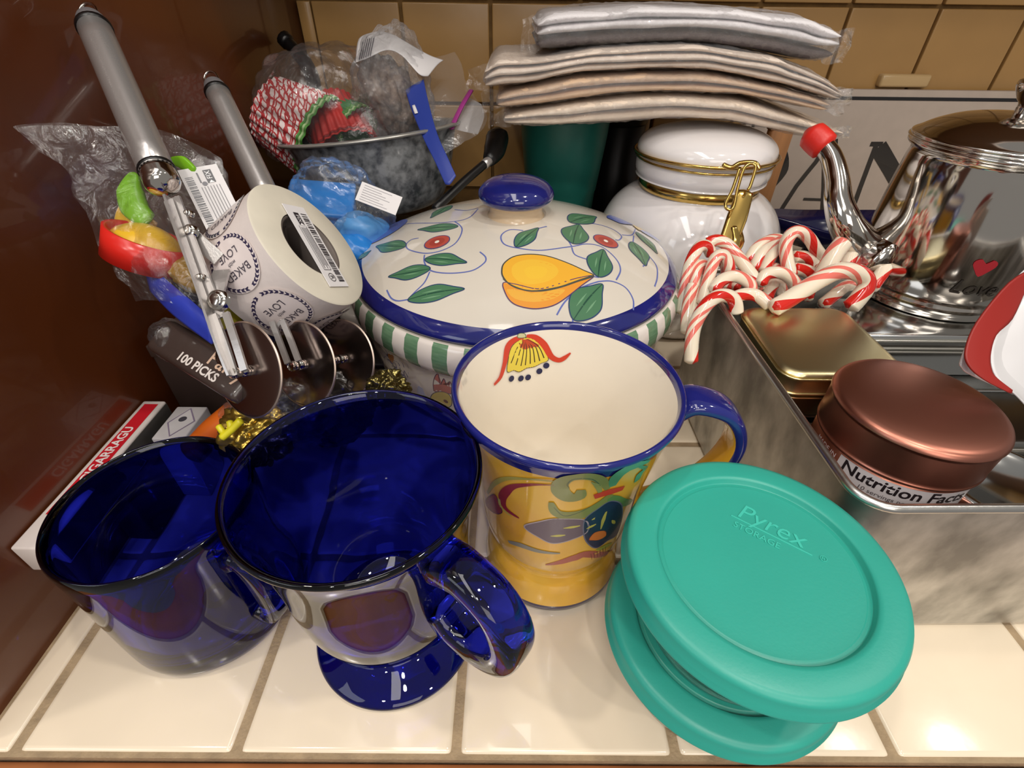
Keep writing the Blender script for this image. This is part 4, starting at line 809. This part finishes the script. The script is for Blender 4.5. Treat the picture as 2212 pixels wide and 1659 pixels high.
lb = rbox('barcode_label', -.003, Ls, -.0095, .0085, 0, .0004, WHITEP, sr, 0); lb.matrix_local = m_
P = Paint(lambda u, v, l: Vector((u, v, .0004+l)))
barcode(P, .002, .0018, Ls-.002, .0068, seed=9); P.rect('#2a2830', .002, -.0046, .0105, -.0004); P.text('#f0eef0', 'FIX', .0036, (.0060, -.0025), 0); P.poly('#f0eef0', [(.0108, -.0046), (.0088, -.0025), (.0108, -.0004)], k=1)
for i in range(4): P.stroke('#6d6a70', [(.012, -.0008-.0013*i), (Ls-.014+(i % 2)*.002, -.0008-.0013*i)], .0005, k=1, cross=1)
for a_, b_ in (((.011, -.0062), (Ls-.011, -.0062)), ((.011, .0), (Ls-.011, 0)), ((Ls-.011, -.0062), (Ls-.011, 0))): P.stroke('#4a474e', [a_, b_], .0003, k=1, cross=1)
P.text('#2a2830', 'R', .0045, (Ls-.006, -.003), 0); P.stroke('#2a2830', [(Ls-.006+.0026*math.cos(t*PI/8), -.003+.0026*math.sin(t*PI/8)) for t in range(17)], .0004, k=1, cross=1)
P.build('label_print', lb)
# ------------------------------------------------------------ bag of plastic cutters at the left
cb = thing('plastic_bag', 'clear crinkled plastic bag hanging open over the coloured cutters, at the far left', 'bag', (-.205,.2631,.1959)); O = Vector(cb.location)
grid('bag_front', [[Vector(q)-O for q in r] for r in ([(-.2591,.2835,.2421),(-.2419,.2971,.2416),(-.222,.3055,.2362),(-.2105,.3305,.2277),(-.1878,.338,.2131)], [(-.2437,.2783,.2276),(-.2273,.2802,.2237),(-.2068,.2834,.2182),(-.2037,.3153,.2038),(-.179,.3211,.1951)], [(-.2237,.2614,.2065),(-.2076,.2599,.2047),(-.1891,.2584,.2029),(-.191,.2942,.1869),(-.172,.3006,.1757)], [(-.2136,.2461,.1872),(-.1957,.2424,.1891),(-.1787,.2409,.1873),(-.1641,.2416,.1819),(-.1568,.2533,.1677)], [(-.2031,.2376,.1669),(-.1876,.2341,.1691),(-.1713,.2301,.1673),(-.1607,.2288,.161),(-.1566,.2385,.1491)])], FILMC, cb, 7, .0035, 50, seed=2, crease=.003)
grid('bag_back', [[Vector(q)-O for q in r] for r in ([(-.2601,.2846,.2418),(-.2482,.3063,.2419),(-.2317,.3204,.2356),(-.2085,.3294,.2311),(-.1831,.3304,.2165)], [(-.2424,.281,.2245),(-.2393,.295,.2197),(-.228,.3126,.2098),(-.2063,.3195,.2025),(-.1784,.3201,.1954)], [(-.2267,.2662,.1997),(-.2258,.2794,.1921),(-.2164,.2924,.1844),(-.1973,.3004,.1785),(-.1709,.2986,.1765)], [(-.2084,.2438,.1635),(-.2061,.2571,.1562),(-.1962,.2634,.148),(-.182,.2591,.1426),(-.1678,.2556,.1383)])], FILM, cb, 6, .003, 40, seed=6, crease=.002)
rc = thing('cookie_cutter', 'red plastic ring with yellow inside, in the clear bag at the left', 'cutter', mw=frame((-.2023,.2587,.1871), (.4248,.3019,.8535), (1, 0, 0)))
lathe('red_ring', [(.0175, -.008), (.0195, -.008), (.0208, .008), (.0190, .008), (.0175, -.008)], REDP, rc, 64)
lathe('yellow_cup', rp([(0, -.006), (.0165, -.007), (.0172, .004), (.012, .010), (.006, .013), (0, .014)], 2), mat('yellow_plastic', '#e2b52c', .3), rc, 48)
def banana(label, pts, rad, m, nm='plastic_cutter'):
    o = tube(nm, pts, rad, m, None, 16, 6, flat_=(.55, 1.1), up=(0, -1, .3)); return tag(o, label, 'cutter')
GRN = mat('lime_plastic', '#7fc023', .3, sss=.1)
banana('lime green curved plastic piece sticking up above the red ring', [(-.2117,.2882,.2193),(-.2134,.2817,.2112),(-.211,.2761,.2041),(-.2042,.2721,.1991)], [.002, .0062, .0065, .0045], GRN)
banana('small lime green plastic tip behind the upper steel handle', [(-.2022,.3107,.2204),(-.1959,.31,.2196),(-.1895,.3069,.2158)], [.002, .0035, .0025], GRN)
banana('yellow plastic piece between the red ring and the lime green one', [(-.2193,.2827,.2044),(-.2174,.2778,.1982),(-.2126,.2729,.192)], [.003, .008, .010], mat('yellow_plastic', '#e2b52c', .3))
o = grid('plastic_cutter', [[Vector(q) for q in r] for r in ([(-.2065,.2564,.1793),(-.192,.2476,.1765),(-.1739,.2339,.1721),(-.1584,.2231,.165)], [(-.1991,.2473,.176),(-.1857,.2369,.1726),(-.1692,.2258,.1684),(-.1551,.2169,.1621)], [(-.1985,.2447,.1695),(-.1835,.2324,.1638),(-.1687,.2217,.1601),(-.1559,.2149,.1548)])], mat('blue_plastic', '#2f3fae', .35), None, 5, thick=.003); tag(o, 'long blue plastic cutter below the red ring at the left', 'cutter')
o = blob('plastic_cutter', (-.1793,.2582,.1737), (.020, .014, .012), mat('amber_plastic', '#b88f28', .15, trans=.35, bump=.6, bscale=60), None, 4, seed=5, crease=.25, rot=-.6); tag(o, 'amber yellow shiny plastic piece under the red ring', 'cutter')
o = blob('plastic_cutter', (-.1621,.2445,.1485), (.0065, .006, .014), mat('acid_yellow_plastic', '#b3a62c', .4), None, 4, seed=8, crease=.1); tag(o, 'dull yellow plastic piece behind the front blade', 'cutter')
o = blob('plastic_cutter', (-.1522,.2565,.1396), (.022, .008, .013), mat('navy_plastic', '#252c5e', .4), None, 4, seed=9, crease=.1, rot=-.5); tag(o, 'dark blue plastic piece under the roll of stickers', 'cutter')
o = blob('plastic_cutter', (-.1824,.2511,.1567), (.020, .012, .014), mat('black_shiny_film', '#1c1a20', .1, bump=1, bscale=80), None, 5, seed=11, crease=.4, rot=-.6); tag(o, 'crumpled black shiny wrapper inside the blue cutter', 'wrapper')

# ------------------------------------------------------------ pack of picks
A_ = Vector((-.2029,.2231,.1487)); B_ = Vector((-.1501,.194,.138)); Cq = Vector((-.1967,.2409,.1599))
Zp = (B_-A_).cross(Cq-A_).normalized(); MP = frame(A_, Zp, B_-A_); Lp = (B_-A_).length+.01; Hp = (Cq-A_).length
pk = thing('pack_of_picks', 'flat grey-brown pack lettered 100 Picks, below the blue cutter at the left', 'packet', mw=MP)
PKM = mat('smoky_brown_pack', '#3f332f', .3, coat=.5, bump=.3, bscale=120)
rbox('pack_box', .002, Lp, 0, Hp*.92, -.022, 0, PKM, pk, .004, seg=3)
blob('pack_film', (.006, Hp*.48, -.011), (.013, Hp*.52, .0125), FILMC, pk, 4, seed=4, crease=.2, e=.8)
P = Paint(lambda u, v, l: Vector((u, v, l+.0001)))
P.text('#d8b8a0', 'Party', .0120, (Lp*.60, Hp*.62), 0, .0001, 'LEFT'); P.text('#ddd4ce', '100 PICKS', .0068, (Lp*.36, Hp*.26), 0, .0002, 'LEFT')
P.build('pack_lettering', pk)

# ------------------------------------------------------------ white carton with red strip along the panel
bx = thing('carton', 'long narrow white box with red lettered strip, against the wooden panel behind the left mug', 'box', (-.257, .2, 0)); O = Vector(bx.location)
y0, y1 = .150, .272
rbox('box_body', -.010, .006, y0-.2, y1-.2, .044, .0655, mat('white_card', '#ddd2cc', .4), bx, .0012)
rbox('box_side', .0061, .0066, y0-.2+.002, y1-.2-.001, .046, .064, mat('dark_grey_card', '#3d3a36', .5), bx, 0)
P = Paint(lambda u, v, l: Vector((v, u, .0656+l)))
P.rect('#c8202c', y0-.2+.022, -.0068, y1-.2-.004, .0030)
P2 = Paint(lambda u, v, l: Vector((-v-.002, u, .0658+l))); P2.text('#f0e4e2', 'CIGARRAGU', .0085, (.020, 0), 0, .0002)
P.build('red_strip', bx); P2.build('strip_lettering', bx)
b3 = thing('carton', 'plain brown carton under the red-striped box, behind the left blue mug', 'box', (-.254, .235, 0))
rbox('box_body', -.012, .008, -.035, .037, 0, .0435, mat('brown_card', '#3a241a', .7), b3, .001); rbox('box_lid', -.0125, .0085, -.0355, .0375, .0415, .0438, mat('brown_card', '#3a241a', .7), b3, 0)
b2 = thing('carton', 'small pale box with a grey diamond mark, beside the red-striped box', 'box', (-.234, .262, 0))
rbox('box_body', -.0125, .010, -.022, .012, 0, .0585, mat('pale_card', '#c9c4c4', .5), b2, .001)
P = Paint(lambda u, v, l: Vector((u, v, .0586+l)))
P.poly('#8d7f96', [(-.010, -.006), (-.001, .010), (.009, -.004), (-.001, -.02)], k=1, rings=1); P.poly('#d6d2d2', [(-.0088, -.006), (-.001, .0085), (.0078, -.004), (-.001, -.0185)], k=1, rings=1); P.oval('#4c4a52', (-.001, -.002), .0028, .0028)
P.build('diamond_mark', b2)

# ------------------------------------------------------------ small things between the mugs and the cutter
o = tube('plastic_tube', [(-.1958,.2124,.0757),(-.1838,.2201,.0855),(-.1701,.2276,.0951)], [.008, .0085, .008], mat('orange_plastic', '#dd6a1e', .35), None, 20, 5); tag(o, 'orange plastic tube showing above the left blue mug', 'tube')
yt = thing('plastic_fork', 'bright yellow plastic fork tip above the left mug, on the gold foil', 'utensil', (-.1441,.1814,.1255)); O = Vector(yt.location)
YM = mat('bright_yellow_plastic', '#e0d428', .35)
tube('stem', [Vector(q)-O for q in ((-.1593,.1942,.1061), (-.1542,.1969,.1096), (-.1491,.2001,.1137))], .0022, YM, yt, 10, 4); tube('prong', [Vector(q)-O for q in ((-.1614,.1982,.1111), (-.1588,.196,.1083))], .0018, YM, yt, 10, 3); tube('prong', [Vector(q)-O for q in ((-.1552,.1998,.1132), (-.1542,.1969,.1096))], .0018, YM, yt, 10, 3)
GF = mat('gold_foil', '#b99a45', .22, .85, bump=.6, bscale=70)
o = blob('foil_bag', (-.1503,.2094,.0932), (.024, .018, .024), GF, None, 5, seed=13, crease=.35, rot=.5); tag(o, 'crumpled gold foil bag between the two blue mugs, under the front blade', 'bag')
o = blob('foil_bag', (-.0703,.2216,.1203), (.013, .012, .014), mat('dark_gold_foil', '#6d6238', .16, .9, bump=.8, bscale=90), None, 5, seed=17, crease=.45); tag(o, 'shiny black and gold foil wrapper between the blades and the pot', 'wrapper')
o = blob('plastic_bag', (-.139,.2222,.0965), (.035, .02, .03), FILM, None, 5, seed=23, crease=.3); tag(o, 'clear bag under the second blade, above the gold foil', 'bag')
# flowers-like coloured bits resting behind the middle blue mug
o = blob('foil_bag', (-.1249,.2484,.0813), (.040, .025, .035), mat('dark_wrap', '#2a2420', .25, bump=.8, bscale=60), None, 5, seed=29, crease=.3); tag(o, 'dark crumpled packet under the blades', 'packet')

# ------------------------------------------------------------ bag with blue pieces
o = blob('plastic_bag', (-.1485,.4296,.1566), (.047, .030, .037), FILM, None, 5, seed=31, crease=.25, rot=-.35); tag(o, 'clear bag holding bright blue pieces, left of the pot', 'bag')
BP = mat('bright_blue_plastic', '#2b7fd0', .3, sss=.1)
rbx = thing('plastic_box', 'bright blue plastic box inside the clear bag, left of the pot', 'container', mw=frame((-.1663,.4358,.1483), (.15, -.35, .9), (1, .2, -.25)))
rbox('box_shell', -.026, .026, -.02, .02, -.02, .012, BP, rbx, .006, seg=3); rbox('box_lid', -.0275, .0275, -.0215, .0215, .0095, .0150, BP, rbx, .002)
o = blob('plastic_lump', (-.1317,.4196,.1361), (.025, .018, .018), mat('sky_blue_plastic', '#5a9ad8', .35), None, 4, seed=33, crease=.15); tag(o, 'pale blue wrapped piece inside the clear bag beside the pot lid', 'wrapper')
o = blob('plastic_lump', (-.1305,.3999,.1275), (.020, .014, .012), BP, None, 4, seed=35, crease=.15, rot=-.5); tag(o, 'deep blue wrapped piece lowest in the clear bag, touching the pot lid', 'wrapper')
t = thing('paper_label', 'small white printed label on the bag of blue pieces', 'label', mw=frame((-.1232,.4058,.1751), (.1, -.75, .65), (1, -.1, -.38)))
rbox('label_paper', 0, .034, -.008, .008, 0, .0004, WHITEP, t, 0)
P = Paint(lambda u, v, l: Vector((u, v, .0005+l)))
for i in range(7): P.stroke('#8d8a90', [(.003, -.006+.002*i), (.026-(i % 3)*.004, -.006+.002*i)], .0004, k=1, cross=1)
P.build('label_print', t)

# ------------------------------------------------------------ bags of baking cups on the speckled pan
t = thing('enamel_bowl', 'grey speckled enamel bowl tipped toward the camera, under the clear bags', 'bowl', mw=frame((-.1485,.577,.1654), (-.1081,.0971,.9894), (1, 0, 0)))
SPK = mat('grey_speckled_enamel', '#3f4246', .35, col2='#8a8d90', scale=110, coat=.3)
lathe('bowl_shell', rp([(a*1.28, b*1.2) for a, b in ((0, -.050), (.040, -.049), (.052, -.042), (.063, -.015), (.070, .012), (.0745, .014), (.0750, .016), (.071, .0165), (.067, .012), (.061, -.014), (.050, -.040), (.03, -.045), (0, -.046))], 3), SPK, t, 96)
lathe('rolled_edge', [(.0954+.0016*math.cos(q*PI/4), .0182+.0016*math.sin(q*PI/4)) for q in range(9)], mat('pale_enamel_rim', '#a8a6a0', .3, .5), t, 96)  # rolled rim in a paler, half-metallic tone
def scribble():
    m = mat('red_scribble_paper', '#e4d6d4', .6); nt = m.node_tree; N = nt.nodes; L = nt.links; b = N['Principled BSDF']; tc = N.new('ShaderNodeTexCoord'); last = None
    for k, (rot, sc_) in enumerate(((.3, 55), (1.2, 48), (2.2, 60))):
        mp = N.new('ShaderNodeMapping'); mp.inputs['Rotation'].default_value = (rot, rot*.7, rot*1.3); L.new(tc.outputs['Object'], mp.inputs[0])
        w = N.new('ShaderNodeTexWave'); w.inputs['Scale'].default_value = sc_; w.inputs['Distortion'].default_value = 7; w.inputs['Detail'].default_value = 1.5; L.new(mp.outputs[0], w.inputs['Vector'])
        g_ = N.new('ShaderNodeMath'); g_.operation = 'GREATER_THAN'; g_.inputs[1].default_value = .86; L.new(w.outputs['Fac'], g_.inputs[0])
        if last: a = N.new('ShaderNodeMath'); a.operation = 'MAXIMUM'; L.new(last.outputs[0], a.inputs[0]); L.new(g_.outputs[0], a.inputs[1]); last = a
        else: last = g_
    mx = N.new('ShaderNodeMixRGB'); mx.inputs[1].default_value = lin('#e4d6d4'); mx.inputs[2].default_value = lin('#b23236'); L.new(last.outputs[0], mx.inputs[0]); L.new(mx.outputs[0], b.inputs['Base Color']); return m
SCR = scribble()
def cups(label, c0, c1, r0, r1, m, rimm, n=3):
    c0 = Vector(c0); c1 = Vector(c1); t = thing('baking_cup_stack', label, 'baking cups', mw=frame(c1, c0-c1, (0, 0, 1))); H = (c0-c1).length
    fl = lambda a: 1+.035*math.copysign(abs(math.cos(48*a/2))**.7, math.cos(48*a/2))
    lathe('cup_wall', [(0, 0), (r1*.98, 0), (r1, .001), (r1+(r0-r1)*.5, H*.5), (r0, H), (r0*.985, H), (r1*.95, .002), (0, .002)], m, t, 192, rx=fl)
    for k in range(n): lathe('cup_rim', [(r0*.97, H+.0008+k*.0022), (r0*1.012, H+.0015+k*.0022), (r0*.985, H-.003+k*.0022)], rimm[k % len(rimm)], t, 192, rx=fl)
    return t
GC = mat('green_paper', '#4f8a3a', .6); GC2 = mat('pale_green_paper', '#a8c48a', .6); RC = mat('red_paper', '#c22a24', .6); 
cups('white baking cups with red scribble pattern and green edge, in the bag by the panel', (-.2043,.5683,.1782), (-.2537,.5808,.2017), .044, .034, SCR, [GC, GC2, GC])
cups('bright red pleated baking cups next to the scribble-patterned ones', (-.1782,.573,.1683), (-.1979,.6067,.2025), .034, .026, RC, [RC, mat('dark_red_paper', '#8a1c1c', .6)])
cups('green pleated baking cups above the bright red ones', (-.1668,.5815,.1871), (-.186,.5948,.1956), .024, .019, mat('mid_green_paper', '#3f7a45', .6), [GC, GC2])
o = blob('plastic_bag', (-.1997,.585,.1994), (.082, .055, .072), FILM, None, 5, seed=41, crease=.16, rot=.45); tag(o, 'large clear bag around the patterned baking cups, by the wooden panel', 'bag')
o = blob('chocolate_shavings', (-.1336,.5974,.2154), (.034, .022, .042), mat('brown_shreds', '#5c463a', .5, col2='#a08a7a', scale=160, bump=1, bscale=150), None, 5, seed=43, crease=.35, rot=.2); tag(o, 'brown and grey shredded filling inside the domed clear bag', 'filling')
o = blob('plastic_bag', (-.1227,.5832,.2216), (.048, .034, .056), FILMW, None, 5, seed=44, crease=.22, rot=.1); tag(o, 'domed shiny cellophane bag of brown shreds behind the speckled bowl', 'bag')
t = thing('blue_ribbon_strip', 'stiff royal blue strip hanging from the cellophane bag over the bowl', 'strip', (-.0919,.5359,.2186)); O = Vector(t.location)
RB = mat('royal_blue_card', '#2c3f96', .4)
grid('blue_strip', [[Vector(q)-O for q in r] for r in ([(-.1059,.5601,.2248),(-.0968,.5638,.2296),(-.0882,.5667,.2332)], [(-.0988,.5408,.2118),(-.0896,.5417,.2146),(-.0816,.5434,.2168)], [(-.084,.5084,.192),(-.0773,.509,.1944),(-.0708,.5101,.1958)], [(-.0718,.4874,.1768),(-.0652,.4876,.1788),(-.0596,.4885,.1799)], [(-.0617,.4714,.1616),(-.0572,.4703,.1619),(-.0517,.4752,.168)])], RB, t, 5, thick=.0008)
grid('strip_print', [[Vector(q)-O for q in r] for r in ([(-.0974,.5399,.2148),(-.0948,.5405,.2155)], [(-.0959,.536,.2115),(-.0927,.5366,.2122)], [(-.0942,.5321,.209),(-.0911,.5327,.2097)])], WHITEP, t, 2, thick=.0003)
t = thing('paper_header', 'white printed paper header folded over the top of the cellophane bag', 'label', (-.1148,.5903,.2548)); O = Vector(t.location)
grid('header_paper', [[Vector(q)-O for q in r] for r in ([(-.1533,.5687,.2466),(-.1526,.5913,.2638),(-.1433,.6036,.2681)], [(-.1403,.568,.2506),(-.138,.5891,.2659),(-.1325,.6023,.2698)], [(-.1217,.5691,.257),(-.1193,.5853,.2645),(-.1191,.5979,.2675)], [(-.107,.5658,.253),(-.1066,.5792,.2602),(-.1082,.5905,.2632)], [(-.0915,.5619,.2384),(-.0878,.5751,.2486),(-.084,.5833,.2525)], [(-.0835,.5675,.2359),(-.0751,.5794,.2445),(-.0697,.587,.2477)])], WHITEP, t, 5, thick=.0005)
for i in range(6): tube('print_line', [Vector(q)-O+Vector((.0022*i, 0, .0006*i)) for q in ((-.1487,.5665,.2495), (-.1471,.5868,.263))], .0005, mat('grey_print', '#4a4650', .6), t, 6, 3)
zb = thing('zip_bag', 'cloudy zip-top bag with a magenta seal, at the right of the clear bags', 'bag', (-.0612,.5756,.2045)); O = Vector(zb.location)
grid('bag_panel', [[Vector(q)-O for q in r] for r in ([(-.1016,.6339,.2454),(-.0799,.6415,.2471),(-.0628,.6491,.2488)], [(-.0902,.5875,.2193),(-.0644,.5964,.2225),(-.0437,.6091,.2146)], [(-.0857,.5526,.1913),(-.058,.5611,.1942),(-.027,.584,.1991)], [(-.0799,.5296,.1705),(-.0573,.5409,.1768),(-.0359,.5601,.1851)])], FILMZ, zb, 6, .0035, 40, seed=3, crease=.002)
grid('white_panel', [[Vector(q)-O for q in r] for r in ([(-.05,.5999,.2159),(-.0422,.5992,.2117),(-.0334,.5984,.2076)], [(-.0562,.5832,.2011),(-.0437,.5839,.1989),(-.03,.5856,.1979)], [(-.0622,.5665,.1897),(-.0493,.5666,.1868),(-.0363,.5673,.1845)])], film('milky_film', haze=.55, rough=.3, refl=.2), zb, 4)
tube('zip_seal', [Vector(q)-O for q in ((-.0435,.5949,.2208), (-.0514,.5779,.2106), (-.058,.5644,.2), (-.0622,.5532,.1923))], .0022, mat('magenta_plastic', '#a03a86', .4), zb, 10, 5, flat_=(.5, 1.2))
t = thing('drinks_tray', 'low dark tray on the counter under the clear bags, left of the pot', 'tray', (-.185, .50, 0))
DK = mat('dark_brown_lacquer', '#2a1a14', .35)
rbox('tray_base', -.078, .085, -.10, .12, 0, .006, DK, t, .002); rbox('tray_box', -.06, .07, -.02, .11, .006, .085, mat('dark_box', '#33241e', .6), t, .004)
